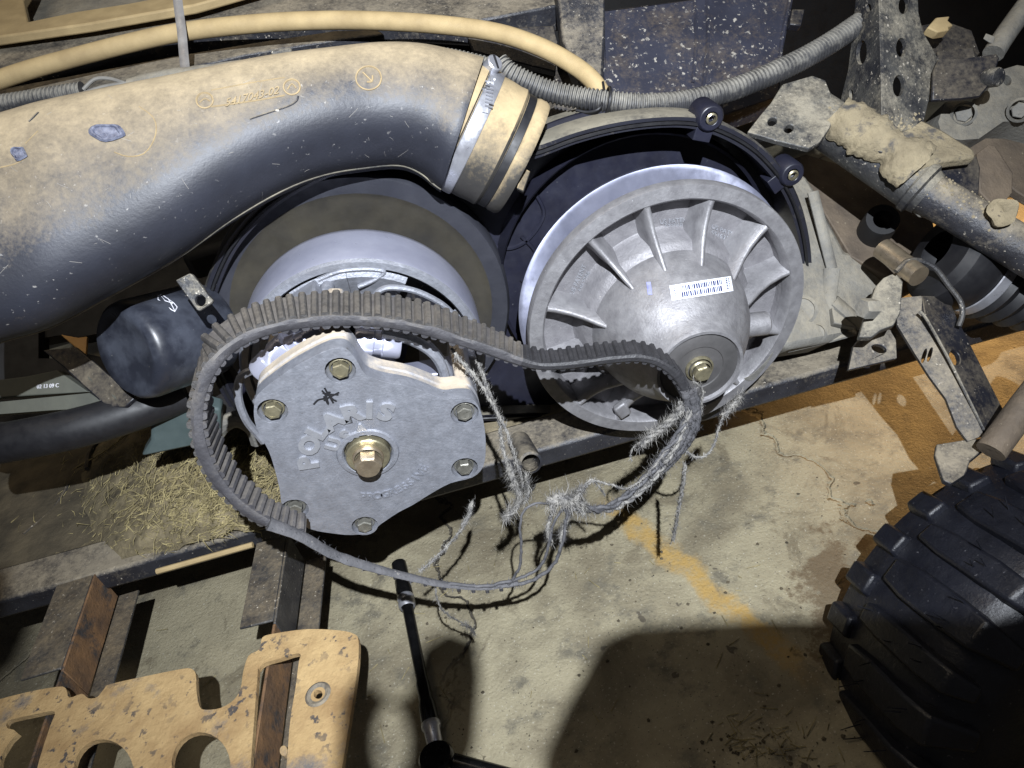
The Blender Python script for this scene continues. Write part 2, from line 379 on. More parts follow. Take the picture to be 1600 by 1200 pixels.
    L.new(mth('ADD', noise(260, 5, .7), mth('ADD', noise(40, 5), mth('MULTIPLY', crack, -3))), bp.inputs["Height"]); L.new(bp.outputs[0], b.inputs["Normal"])
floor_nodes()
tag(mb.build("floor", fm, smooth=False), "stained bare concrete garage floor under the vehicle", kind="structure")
# ------------------------------------------------------------------ unseen lamp head and added plates shaped to cast the floor shadows
def shade(px, lz):                             # where an added plate's edge must be to throw its shadow edge there
    out = []
    ll = R3.transposed() @ (LP - CAM)
    for x, y in px:
        fl = R3.transposed() @ (H(x, y, ZF) - CAM); t = (lz - ll.z) / (fl.z - ll.z); out.append(CAM + R3 @ (ll + (fl - ll) * t))
    return out
WL = thing("lamp_with_shadow_plates", "unseen lamp head with added plates that shape the floor shadows", "light blocker", LP)
ld = (R3 @ V((-.05, .055, 1))).normalized()
MB().lathe([(0, -.05), (.03, -.05), (.034, -.04), (.034, .012), (.0325, .012), (.03, -.02), (0, -.022)], LP, ld, n=32).build("unseen_lamp_head", "black", WL)
MB().plate(shade([(940, 1000), (985, 978), (1200, 965), (1330, 968), (1480, 985), (1640, 950), (1900, 930), (1900, 1500), (830, 1500), (850, 1180), (880, 1110)], -.05), R3 @ V((0, 0, -.002))).build("shadow_plate", "black", WL)
def ovs(x, y, rx, ry): return shade([(x + rx * cos(t), y + ry * sin(t)) for t in [2 * pi * k / 20 for k in range(20)]], -.05)
MB().plate(shade([(-160, 930), (60, 905), (62, 950), (20, 1040), (-10, 1062), (-160, 1090)], -.05), R3 @ V((0, 0, -.002))).build("shadow_plate_small", "black", WL)
MB().plate(shade([(575, 1060), (600, 1090), (636, 1090), (660, 1010), (700, 985), (745, 1000), (752, 1060), (744, 1160), (700, 1260), (540, 1260), (552, 1100)], -.05), R3 @ V((0, 0, -.002)), [ovs(612, 1158, 28, 62)]).build("shadow_plate_small", "black", WL)
# ------------------------------------------------------------------ clutch housing
def wl(y): return -.175 - .05 * min(1, max(0, (y - 200) / 420))
hp = [(830, 237), (900, 213), (965, 197), (1030, 189), (1085, 190), (1130, 203), (1175, 228), (1210, 262), (1235, 300), (1252, 345), (1262, 400), (1262, 460), (1245, 530), (1200, 600), (1130, 645), (1040, 662), (900, 652), (800, 652), (700, 662), (600, 700), (500, 718), (430, 700), (375, 650), (340, 590), (322, 535), (322, 480), (338, 425), (365, 375), (410, 325), (470, 285), (540, 255), (620, 238), (700, 236), (770, 240)]
HO = thing("clutch_housing", "dark plastic clutch housing of figure eight outline behind both pulleys", "clutch housing", M(800, 600, -.235))
out = [M(x, y, wl(y)) for x, y, _ in sm2(hp, 4, True)]
cen = sum(out, V()) / len(out)
def ins(k, dw): return [p + (cen - p).normalized() * k + WD * dw for p in out]
MB().loft([ins(-.004, -.03), ins(-.006, -.004), ins(-.004, 0), ins(0, 0), ins(.0012, -.005), ins(.0035, -.005), ins(.0045, .001), ins(.0075, .001), ins(.0085, -.006), ins(.009, -.09)], True, False).build("rim_wall", "lip", HO)
back = [V((p.x, .238, p.z)) for p in ins(.004, 0)]
MB().plate(back, (0, .004, 0)).build("back_plate", "navy", HO, smooth=False)
MB().tube([p + WD * .002 for p in ins(.0022, 0)] + [ins(.0022, 0)[0] + WD * .002], .0016, 6).build("seal", "black", HO)
for (x, y) in ((1110, 184), (1237, 272)):
    c = M(x, y, wl(y) + .003); mb = MB(); 
    mb.lathe([(.0125, -.022), (.0125, 0), (.0105, .003), (.0058, .003), (.0055, -.004), (.0042, -.004), (.0042, -.012), (0, -.012)], c, n=20)
    dirc = (V((.286, 0, -.037)) - V((c.x, 0, c.z))).normalized()
    mb.box(c + dirc * .012 + V((0, .011, 0)), dirc * .010, (0, .009, 0), dirc.cross(V((0, 1, 0))) * .0085)
    e = mb.build("bolt_ear", "navy", HO, bev=.001)
    MB().lathe([(.0052, 0), (.0036, .001), (.0034, -.003)], c + WD * .0035, n=16).build("ferrule", "gold", e)
PC = V((0, 0, 0)); C2 = V((.2859, .1132, -.037))
MB().lathe([(.132, -.214), (.148, -.212), (.151, -.216), (.152, -.237)], (0, 0, 0), n=72).build("recess_ring", "ring", HO)
MB().lathe([(.05, -.225), (.125, -.218), (.132, -.214)], (0, 0, 0), n=72).build("recess_floor", "tan_recess", HO)
MB().lathe([(.144, -.218), (.147, -.214), (.149, -.237)], (C2.x, 0, C2.z), n=72).build("recess_step", "navy", HO)
for px in ([(1010, 262), (960, 283), (905, 325), (865, 372), (835, 420)], [(835, 300), (850, 335), (828, 372), (800, 388), (770, 385), (740, 372)], [(815, 370), (838, 400), (815, 440)]):
    MB().tube([V((p.x, .236, p.z)) for p in sm([M(x, y, -.235) for x, y in px], 5)], .0022, 6).build("moulded_crease", "navy", HO)
# ------------------------------------------------------------------ drive (primary) clutch
PR = thing("drive_clutch", "grey drive clutch with lettered cast cover plate held by six bolts", "clutch", PC)
MB().lathe([(.03, -.20), (.106, -.184), (.1125, -.178), (.1130, -.172), (.1125, -.125), (.1115, -.121)], PC, n=96).build("sheave_drum", "turned", PR, ang=.9)
mb = MB().lathe([(.1115, -.121), (.1095, -.118), (.104, -.118), (.1015, -.122), (.1005, -.135)], PC, n=96)
mb.build("sheave_rim", "cast", PR)
mb = MB()                                       # cast web with windows between the spokes
for k in range(12):
    a = 2 * pi * k / 12 + .1
    if k % 3 == 1: continue
    rr = []
    for r, h in ((.1015, -.119), (.096, -.117), (.086, -.121), (.05, -.135)):
        rr.append([V((r * cos(a + t), -h, r * sin(a + t))) for t in [-.26 + .52 * i / 8 for i in range(9)]])
    mb.loft(rr, False, False)
mb.build("web", "cast", PR)
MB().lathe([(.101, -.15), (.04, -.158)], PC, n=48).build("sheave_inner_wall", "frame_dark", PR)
# curved raised casting lips seen above the belt
for px, wv, r in (([(497, 437), (530, 424), (570, 420), (600, 424), (585, 437), (560, 448)], -.119, .0022), ([(583, 468), (592, 455), (612, 449), (650, 455), (690, 475), (715, 500), (728, 520)], -.112, .0028), ([(440, 475), (470, 455), (500, 446)], -.117, .0018)):
    MB().tube(sm([M(x, y, wv) for x, y in px], 6), r, 8).build("casting_lip", "cast", PR)
bs = MB(); c = M(512, 452, -.112); bs.lathe([(.0055, -.012), (.0055, 0), (.0045, .002), (0, .002)], c, n=16); bs.build("casting_boss", "cast", PR)
bc = [(531.9, 579), (426, 642.6), (726, 646), (726, 731.7), (570, 822), (460.6, 796)]
BP = [M(x, y, 0) for x, y in bc]
cov = [(397, 636), (402, 617), (431, 593), (464, 571), (505, 550), (525, 544), (542, 546), (556, 561), (571, 585), (598, 596), (636, 603), (670, 615), (694, 624), (717, 622), (738, 624), (750, 640), (757, 668), (759, 701), (755, 729), (738, 746), (704, 755), (674, 771), (645, 789), (622, 801), (595, 819), (578, 831), (550, 836), (516, 833), (486, 827), (455, 812), (441, 790), (437, 765), (430, 736), (420, 705), (406, 680), (398, 658)]
oc = [M(x, y, 0) for x, y, _ in sm2(cov, 3, True)]
holes = [ring3(p, .0112, n=20) for p in BP] + [ring3(PC, .0190, n=32)]
cv = MB().plate(oc, (0, .013, 0), holes).build("cover_plate", "cast", PR, bev=.0022, seg=3)
c1 = [p * 1.0 for p in oc]
MB().loft([[V((p.x * .985, .0135, p.z * .985)) for p in oc], [V((p.x * .985, .019, p.z * .985)) for p in oc], [V((p.x * 1.0, .0205, p.z * 1.0)) for p in oc], [V((p.x, .030, p.z)) for p in oc], [V((p.x * .95, .031, p.z * .95)) for p in oc]]).build("cover_flange", "cast_dusty", PR)
for p in BP:
    MB().lathe([(.0113, -.006), (.0085, -.0062), (0, -.0062)], p, n=20).build("bolt_seat", "seat", PR)
    mb = MB().lathe([(.0084, -.006), (.0084, -.0042), (.0070, -.0035)], p, n=20)
    hexhead(mb, p + WD * -.004, .0067, .0062, phase=random.random())
    mb.lathe([(.0046, .0023), (.0036, .0024), (.0034, .0012), (0, .0012)], p, n=16)
    mb.build("bolt", "gold2" if p.z < .02 and p.x > -.05 or p.z < -.03 else "gold", PR, ang=.4)
mb = MB().lathe([(.0248, .0002), (.0238, .0020), (.0205, .0024), (.0192, .001), (.0186, -.004)], PC, n=48); mb.build("raised_collar", "cast", PR)
MB().lathe([(.0190, -.0055), (.0176, -.005), (.0174, .0045), (.0166, .0055), (0, .0055)], PC, n=48).build("centre_washer", "gold", PR)
mb = MB().lathe([(.0125, .0055), (.0122, .0075), (.0108, .0085)], PC, n=32); hexhead(mb, WD * .0082, .0106, .0105, phase=.0)
mb.lathe([(.0092, .0186), (.0088, .0192), (0, .0192)], PC, n=24)
mb.build("centre_bolt", "goldbolt", PR, ang=.4)
def arc_text(word, pts, size, h, name, m, parent, flip=False, bold=.035, sx=1.0):
    mb = MB()
    for ch, (x, y) in zip(word, pts):
        p = M(x, y, 0); up = V((p.x, 0, p.z)).normalized()
        if flip: up = -up
        rt = up.cross(V((0, -1, 0))) * -1
        if rt.cross(up).dot(WD) < 0: rt = -rt
        letter(mb, ch, p, rt * sx, up, size, h, bold)
    return mb.build(name, m, parent, ang=.3)
MT['emboss'] = mat("cast_lettering", (.40, .41, .44), (.32, .325, .35), 60, .40, .55, bump=.15)
arc_text("POLARIS", [(481, 722), (483, 694), (495, 673), (519, 656), (549, 644), (577, 639.5), (603, 642)], .0205, .0019, "lettering", "emboss", PR, sx=1.15, bold=.055)
arc_text("USA", [(521, 693), (541, 680), (565, 671)], .0155, .0016, "lettering", "emboss", PR, sx=1.1, bold=.045)
n0 = M(567, 775, 0); n1 = M(661, 731, 0); w2 = "PROGRESSIVE"
a0 = math.atan2(n0.z, n0.x); a1 = math.atan2(n1.z, n1.x); ra = .043
pts = []
mb = MB()
for i, ch in enumerate(w2):
    a = a0 + (a1 - a0) * i / (len(w2) - 1); r = n0.length + (n1.length - n0.length) * i / (len(w2) - 1)
    p = V((r * cos(a), 0, r * sin(a))); up = -p.normalized(); rt = V((-sin(a), 0, cos(a)))
    letter(mb, ch, p, rt, up, .0105, .0010, .02)
mb.build("lettering", "cast", PR, ang=.3)
scr = MB()                                      # hand drawn marker scrawl
for px in ([(490, 632), (497, 625), (507, 622), (516, 612)], [(503, 610), (509, 618), (513, 632), (506, 619)], [(507, 606), (514, 618), (521, 630)], [(512, 612), (519, 623), (526, 627)], [(504, 614), (516, 616), (529, 617)], [(506, 626), (516, 620), (530, 613)]):
    q = sm([M(x, y, .0003) for x, y in px], 4)
    scr.tube(q, .0008, 6, flat=.3, up=(0, -1, 0))
scr.build("marker_scrawl", "marker", PR)
# towers between the cover and the sheave, spider, flyweights
BPa = [math.atan2(p.z, p.x) for p in BP]
for i, j in ((0, 1), (2, 3), (4, 5)):
    a = math.atan2((BP[i] + BP[j]).z, (BP[i] + BP[j]).x)
    rad = V((cos(a), 0, sin(a))); tan = V((-sin(a), 0, cos(a)))
    for s in (-1, 1):
        mb = MB()
        mb.loft([[rad * r + tan * (s * t) + V((0, yy, 0)) for r, t in ((.074, .016), (.090, .018), (.092, .030), (.086, .038), (.076, .038))] for yy in (.028, .05, .08, .105)])
        mb.build("tower", "cast_dusty", PR, bev=.002)
    MB().box(rad * .088 + V((0, .105, 0)), rad * .012, tan * .02, (0, .014, 0)).build("tower_web", "cast", PR, bev=.002)
mb = MB()
for k in range(3):
    a = BPa[0] + .6 + k * 2 * pi / 3; rad = V((cos(a), 0, sin(a))); tan = V((-sin(a), 0, cos(a)))
    mb.loft([[rad * r + tan * t + V((0, .072 + d, 0)) for t, d in ((-hw, -.012), (hw, -.012), (hw, .012), (-hw, .012))] for r, hw in ((.02, .022), (.06, .016), (.092, .013))])
mb.lathe([(.038, -.09), (.038, -.05), (.03, -.045)], PC, n=32)
mb.build("spider", "turned_dull", PR, bev=.002)
for px, wv, r in (([(597, 520), (640, 530), (672, 548), (690, 572), (696, 600), (697, 622)], -.045, .0045), ([(668, 536), (690, 560), (705, 590), (712, 620)], -.058, .003), ([(560, 513), (600, 518), (640, 527)], -.055, .003)):
    MB().tube(sm([M(x, y, wv) for x, y in px], 6), r, 10).build("cast_arm", "cast", PR)
for px, wv in ((M(478, 537, -.045), 0), (M(430, 560, -.045), 0), (M(590, 535, -.05), 0)):
    a = math.atan2(px.z, px.x); tan = V((-sin(a), 0, cos(a)))
    MB().lathe([(0, -.018), (.011, -.018), (.012, -.016), (.012, -.004), (.0105, -.003), (.0105, .003), (.012, .004), (.012, .016), (.011, .018), (0, .018)], px, tan, n=24).build("roller", "turned", PR)
# left side ear of the sheave
mb = MB().tube(sm([M(x, y, -.06) for x, y in ((395, 578), (376, 590), (372, 620), (384, 655), (404, 680), (412, 690))], 6), .0035, 8, flat=1.0)
mb.build("cast_arm", "cast", PR)
# ------------------------------------------------------------------ driven (secondary) clutch
SE = thing("driven_clutch", "large ribbed aluminium driven clutch with barcode label on its domed hub", "clutch", C2)
A2 = (C2.x, 0, C2.z); w2 = -.1132
MB().lathe([(.06, w2 - .05), (.134, w2 - .046), (.1375, w2 - .043), (.1378, w2 - .040), (.1340, w2 - .038), (.10, w2 - .034)], A2, n=110).build("rear_sheave", "turned_dull", SE, ang=.9)
MB().lathe([(.105, w2 - .030), (.1335, w2 - .013), (.1352, w2 - .011), (.1354, w2 - .002), (.1346, w2), (.1225, w2 + .0005), (.1205, w2 - .0015), (.1185, w2 - .012)], A2, n=110).build("front_sheave_rim", "sec", SE)
prof = [(.0760, w2 - .0145), (.0752, w2 + .003), (.0738, w2 + .010), (.0712, w2 + .020), (.067, w2 + .033), (.061, w2 + .045), (.054, w2 + .056), (.047, w2 + .0645), (.0425, w2 + .0705), (.0405, w2 + .079), (.0388, w2 + .082), (.0362, w2 + .082), (.0350, w2 + .0785)]
dome = MB().lathe(prof, A2, n=96).build("domed_hub", "sec", SE, ang=.8)
MB().lathe([(.0352, w2 + .0788), (.0335, w2 + .0798), (.022, w2 + .0798), (.0215, w2 + .0788), (.0175, w2 + .0788), (0, w2 + .0788)], A2, n=64).build("hub_face", "hubface", SE)
outer_px = [(925, 379), (1011, 320), (1113, 314), (1211, 344), (1240, 424), (850, 483), (868, 575), (897, 640), (960, 668)]
angs = []
for x, y in outer_px:
    p = M(x, y, w2); angs.append(math.atan2(p.z - C2.z, p.x - C2.x) % (2 * pi))
def P2(r, a, h): return V((C2.x + r * cos(a), -h, C2.z + r * sin(a)))
extra = [a for a in ()]
angs = sorted(angs)
# fill the far side of the wheel with ribs at the same pitch
full = []
for i, a in enumerate(angs):
    full.append(a); nx = angs[(i + 1) % len(angs)] + (2 * pi if i == len(angs) - 1 else 0)
    gap = nx - a; k = int(round(gap / .52)) - 1
    for j in range(k): full.append((a + gap * (j + 1) / (k + 1)) % (2 * pi))
full.sort()
bev_in = [2 * pi * .0]
for i, a in enumerate(full):
    nx = full[(i + 1) % len(full)] + (2 * pi if i == len(full) - 1 else 0)
    mid = (a + nx) / 2
    mb = MB()                                   # rib: a thin ridge that widens at the bottom
    rr = []
    for r, hh, t1, t0 in ((.121, .0005, .0022, .0130), (.113, .0006, .0024, .0100), (.100, .004, .0022, .0080), (.088, .010, .0021, .0075), (.077, .018, .0020, .0070), (.069, .0235, .0019, .006), (.064, .030, .0012, .004)):
        tn = V((-sin(a), 0, cos(a)))
        rr.append([P2(r, a, w2 - .024) - tn * t0, P2(r, a, w2 - .010 + hh * .4) - tn * (t1 * 1.8), P2(r, a, w2 + hh) - tn * t1, P2(r, a, w2 + hh + .0008), P2(r, a, w2 + hh) + tn * t1, P2(r, a, w2 - .010 + hh * .4) + tn * (t1 * 1.8), P2(r, a, w2 - .024) + tn * t0])
    mb.loft(rr); mb.build("rib", "sec", SE, ang=1.2)
    # pocket floor, open on the side below the hub
    openp = 3.75 < (mid % (2 * pi)) < 4.9
    mb = MB(); rings = []
    for r, h in ((.1195, w2 - .008), (.1175, w2 - .0215), (.088, w2 - .0235), (.085, w2 - .020), (.082, w2 - .004), (.079, w2 - .001), (.072, w2 + .006)):
        if openp and r < .084: continue
        rings.append([P2(r, a + (nx - a) * t / 10, h) for t in range(11)])
    mb.loft(rings, False, False); mb.build("pocket_floor", "secfloor", SE, ang=.8)
mb = MB().lathe([(.0125, w2 + 0.0791), (.0125, w2 + 0.0811), (.0108, w2 + 0.0818)], A2, n=32); mb.build("washer", "gold", SE)
mb = MB().lathe([(.0098, w2 + 0.0818), (.0098, w2 + 0.0833), (.0085, w2 + 0.0843)], A2, n=24); hexhead(mb, V(A2) + WD * (w2 + 0.0833), .0082, .0065, phase=.3); mb.lathe([(.0062, w2 + 0.0899), (.006, w2 + 0.0904), (0, w2 + 0.0904)], A2, n=20); mb.build("bolt", "gold", SE, ang=.4)
# side window of the hub with its roller shoe, lower left notch, rim tab
for px, rad_ in ((( 1196, 505), .012), ((950, 528), .012)):
    p = M(px[0], px[1], w2 + .022); d = V((p.x - C2.x, 0, p.z - C2.z)).normalized()
    mb = MB().lathe([(0, .003), (.009, .003), (.0115, .001), (.0115, -.02)], p - d * .001, d, n=20); mb.build("roller_shoe", "sec", SE)
mb = MB().box(M(972, 640, w2 + .002), (.006, 0, .003), (0, .004, 0), (-.003, 0, .008)); mb.build("cast_tab", "sec", SE, bev=.002)
mb = MB()
slot = sm([M(x, y, w2 + .0008) for x, y in ((1163, 592), (1176, 585), (1195, 567), (1208, 550), (1204, 560), (1192, 578), (1175, 595))], 3, True)
mb.plate(slot, (0, .0005, 0)); mb.build("rim_slot", "case", SE)
td = bvh(dome)
# barcode label, draped over the dome
def lab(u, v):                                   # label coordinates 0..1
    tl, tr, bl = (1046, 447), (1141, 432), (1050, 470)
    return (tl[0] + (tr[0] - tl[0]) * u + (bl[0] - tl[0]) * v, tl[1] + (tr[1] - tl[1]) * u + (bl[1] - tl[1]) * v)
def lab_patch(mb, u0, u1, v0, v1, nu, nv, lift):
    g = []
    for j in range(nv + 1):
        row = []
        for i in range(nu + 1):
            q = lab(u0 + (u1 - u0) * i / nu, v0 + (v1 - v0) * j / nv); p = hit(td, q[0], q[1], lift); row.append(p if p else g[-1][i])
        g.append(row)
    mb.loft(g, False, False)
mb = MB(); lab_patch(mb, 0, 1, 0, 1, 16, 5, .0006); LB = mb.build("barcode_label", "label", SE)
mb = MB()
for v0, v1 in ((.14, .47), (.55, .90)):
    u = .17
    while u < .83:
        d = random.choice((.013, .018, .026)); lab_patch(mb, u, u + d, v0, v1, 1, 2, .0010); u += d + random.choice((.009, .012, .014))
for u0 in (.055, .90):
    v = .12
    while v < .85:
        d = random.uniform(.04, .07); lab_patch(mb, u0, u0 + .028, v, v + d, 1, 1, .0010); lab_patch(mb, u0 + .04, u0 + .06, v, v + d * .8, 1, 1, .0010); v += d + .05
mb.build("printed_bars", "ink", LB)
mb = MB(); g = []
for j in range(6):
    g.append([hit(td, x + j * .5, 441 + j * 4, .0006) for x in (1010, 1013, 1017)])
mb.loft(g, False, False); mb.build("blue_pen_mark", mat("blue_pen", (.14, .15, .33), (.25, .26, .42), 200, .6), SE)
def flat_text(s, px, ax, ay, wv, m, parent, lift=.0006, bold=0.0):
    vs, fs = text_geo(s, bold); mb = MB()
    solid(mb, [M(px[0] + ax[0] * v.x + ay[0] * (v.y - .35), px[1] + ax[1] * v.x + ay[1] * (v.y - .35), wv + lift) for v in vs], fs, (0, lift * 1.3, 0))
    return mb.build("lettering", m, parent, smooth=False)
for s, px, ax, ay in (("US PATENT", (1055, 345), (9.5, -.8), (-.5, -9.5)), ("5720681", (1055, 353), (9.5, -.8), (-.5, -9.5)), ("US PATENT", (1135, 362), (9, 3.5), (3, -9)), ("5516333", (1127, 369), (9, 3.5), (3, -9)), ("US PATENT", (903, 437), (4, -9), (-9, -4)), ("5967286", (913, 440), (4, -9), (-9, -4))):
    flat_text(s, px, ax, ay, w2 - .0228, "emboss", SE, lift=.0008, bold=.004)
# ------------------------------------------------------------------ air intake duct
st = [((-70, 197), (-70, 565), .60), ((0, 183), (0, 535), .605), ((60, 168), (75, 513), .61), ((150, 150), (160, 469), .62), ((250, 133), (270, 407), .63), ((340, 117), (360, 344), .64), ((430, 101), (440, 298), .65), ((520, 88), (505, 273), .66), ((590, 81), (570, 262), .67), ((650, 82), (622, 258), .675), ((700, 90), (655, 269), .68), ((738, 98), (680, 289), .682), ((752, 102), (690, 296), .684)]
tops = sm2([(a[0], a[1], d - .035) for a, b, d in st], 4); bots = sm2([(b[0], b[1], d - .035) for a, b, d in st], 4)
DU = thing("air_duct", "large black plastic air intake duct caked in tan dust above the belt", "air duct", D(300, 250, .72))
rings = []; seam = []
for t, b in zip(tops, bots):
    A = D(*t); B = D(*b); c = (A + B) / 2; mj = (A - B) / 2; vw = (c - CAM).normalized(); vw = (vw - mj.normalized() * vw.dot(mj.normalized())).normalized()
    hd = .052 + .012 * min(1, mj.length / .09)
    rings.append([c + mj * (abs(cos(2 * pi * k / 40)) ** .86 * (1 if cos(2 * pi * k / 40) > 0 else -1)) + vw * (-(abs(sin(2 * pi * k / 40)) ** .8 * (1 if sin(2 * pi * k / 40) > 0 else -1)) * hd) for k in range(40)])
    seam.append(B + (c - B).normalized() * .002)
db = MB().loft(rings).build("duct_body", "duct", DU, ang=1.0)
tdu = bvh(db)
MB().tube(seam, .0030, 8, flat=.45, up=(0, -1, 0)).build("seam_flange", mat("dusty_seam", (.30, .27, .20), (.05, .05, .05), 60, .6), DU)
# raised marks on the duct: part number, date clocks, dents
eb = MB()
drape_text(eb, tdu, "5417043-02", (395, 151), (17.5, -4.3), (4, -18), .0011, .004)
for (x, y, r) in ((320, 157, 13), (456, 136, 13), (576, 122, 20)):
    drape_line(eb, tdu, [(x + r * cos(t), y + r * .92 * sin(t)) for t in [i * pi / 6 for i in range(13)]], .0008, 0, 5, 2)
drape_line(eb, tdu, [(567, 113), (574, 120), (581, 127)], .0008); drape_line(eb, tdu, [(573, 128), (581, 127), (582, 118)], .0008)
drape_line(eb, tdu, [(312, 160), (320, 154), (328, 158)], .0006); drape_line(eb, tdu, [(449, 140), (456, 131), (463, 138)], .0006)
drape_line(eb, tdu, [(330, 167), (400, 157), (445, 149)], .0007); drape_line(eb, tdu, [(330, 141), (400, 128), (445, 121)], .0005)
eb.build("moulded_lettering", "mark", DU)["kind"] = "stuff"
eb = MB(); drape_line(eb, tdu, [(390, 186), (420, 176), (450, 166), (463, 158), (466, 150)], .0009, -.0003); drape_line(eb, tdu, [(45, 190), (52, 184), (60, 176)], .0008); eb.build("scratch", "frame", DU)
for (x, y, rx, ry) in ((168, 208, 23, 11), (31, 241, 10, 9)):
    mb = MB(); g = []
    for s_, l in ((1.25, .0002), (1.05, .0016), (.9, .0014), (.75, -.0005), (.35, -.001)):
        g.append([hit(tdu, x + rx * s_ * cos(t) + 2 * sin(3 * t), y + ry * s_ * sin(t) + 1.2 * cos(4 * t), l + .001) for t in [2 * pi * i / 20 for i in range(20)]])
    mb.loft(g); mb.build("dented_plug", mat("scuffed_plug", (.05, .055, .085), (.16, .17, .22), 260, .3, bump=.3), DU)
# clamp, boot
BC = D(724, 201, .653); BA = (R3 @ V((.90, .41, .22))).normalized()
MB().lathe([(0.0475, -.012), (0.0552, -.010), (0.0570, -.006), (0.0570, -.001), (0.0557, 0)], BC, BA, n=64).build("collar", "boot", DU)
BT = thing("rubber_boot", "dusty rubber coupling boot on the open end of the air duct", "rubber boot", BC)
mb = MB().lathe([(0.0543, -.002), (0.0548, .014), (0.0549, .022), (0.0543, .030), (0.0548, .036), (0.0534, .038), (0.0520, .039), (0.0516, .047), (0.0525, .048), (0.0534, .050), (0.0534, .056), (0.0520, .059), (0.0497, .059), (0.0475, .05), (0.0456, .0)], BC, BA, n=72)
mb.build("sleeve", "boot", BT)
MB().lathe([(0.0522, .0392), (0.0529, .0396), (0.0529, .0462), (0.0522, .0466)], BC, BA, n=64).build("strap", "black", BT)
p = D(818, 283, .64); MB().box(p, R3 @ V((.003, -.009, 0)), R3 @ V((.003, .001, .002)), R3 @ V((0, 0, .004))).build("tab", "boot", BT, bev=.001)
HC = thing("hose_clamp", "bright steel worm drive hose clamp around the duct end", "hose clamp", BC)
mb = MB().lathe([(0.0546, .0005), (0.0562, .001), (0.0566, .002), (0.0566, .012), (0.0562, .013), (0.0546, .0135)], BC, BA, n=72); mb.build("band", "steel", HC)
sc = D(768, 104, .62); ax2 = (R3 @ V((.5, -.2, -.75))).normalized()
mb = MB().lathe([(0, .007), (.0060, .007), (.0072, .006), (.0072, -.003), (.0055, -.004), (.0055, -.018), (0, -.018)], sc, ax2, n=20)
mb.build("worm_screw", "steel", HC, ang=.5)
MB().box(sc + ax2 * .0072, ax2 * .0006, (R3 @ V((.3, .95, 0))) * .006, (ax2.cross(R3 @ V((.3, .95, 0)))).normalized() * .0009).build("screw_slot", "marker", HC)
mb = MB()
e1 = None
tb = BVHTree.FromPolygons([v.co + V(HC["_o"]) for v in HC.children[0].data.vertices], [tuple(q.vertices) for q in HC.children[0].data.polygons])
g = []
for i in range(9):
    t = i / 8
    g.append([hit(tb, x, y, .0016) or D(x, y, .62) for x, y in ((757 - 4 * t, 118 + 58 * t), (766 - 4 * t, 120 + 58 * t), (774 - 5 * t, 122 + 57 * t))])
mb.loft(g, False, False); mb.build("screw_housing", "steel", HC)
for i in range(9):
    y = 126 + i * 5.2; x = 765 - i * .45
    a = hit(tb, x - 5, y - 1.5, .0024) or D(x - 5, y, .62); b = hit(tb, x + 6, y + 1.5, .0024) or D(x + 6, y, .62)
    MB().tube([a, b], .0008, 5).build("thread_ridge", "steel", HC)
# ------------------------------------------------------------------ broken drive belt
bpx = [(474, 838, .042, .52), (440, 827, .042, .55), (400, 808, .040, .62), (360, 777, .036, .74), (330, 737, .032, .86), (313, 695, .028, .95), (307, 650, .022, 1), (316, 603, .015, 1), (340, 562, .008, 1), (376, 533, -.002, 1), (424, 514, -.008, 1), (480, 504, -.012, 1), (540, 501, -.013, 1), (600, 504, -.013, 1), (660, 515, -.012, 1), (720, 533, -.010, .95), (775, 552, -.006, .8), (815, 566, -.002, .62), (850, 573, .000, .55), (900, 570, .002, .55), (950, 563, .004, .55), (1000, 560, .006, .55), (1035, 570, .008, .55), (1060, 592, .010, .5), (1075, 620, .012, .45), (1078, 650, .014, .42), (1070, 680, .016, .35)]
BE = thing("drive_belt", "snapped and frayed cogged black drive belt looped over both clutches", "drive belt", M(500, 650, 0))
bp = sm([M(x, y, wv) for x, y, wv, k in bpx], 6); bk = [v.x for v in sm([(k, 0, 0) for *_, k in bpx], 6)]
HWB = .0170; TH = .0041
cen0 = M(560, 660, 0)
fr = []
for i, p in enumerate(bp):
    t = (bp[min(i + 1, len(bp) - 1)] - bp[max(i - 1, 0)]).normalized()
    wd = V((0, 1, 0)); wd = (wd - t * wd.dot(t)).normalized()
    nn = t.cross(wd)                             # outward normal
    fr.append((t, wd, nn))
rings = []
for i_, (p, k, (t, wd, nn)) in enumerate(zip(bp, bk, fr)):
    hw = HWB * 2 * k; th = TH * (1 if i_ < 6 * 15 else .55 + .45 * k)
    j = MN.noise(p * 90) * .0014
    rings.append([p + nn * (th + j), p + nn * (th * .4) - wd * .0012, p - nn * (th * .6) - wd * .001, p - nn * th, p - nn * th + wd * hw, p + nn * (th + j) + wd * hw * .99])
ks = 6 * 17
MB().loft(rings[:ks + 1]).build("belt_band", "belt", BE, ang=.5)
MB().loft(rings[ks:]).build("torn_band", "belt_black", BE, ang=.5)
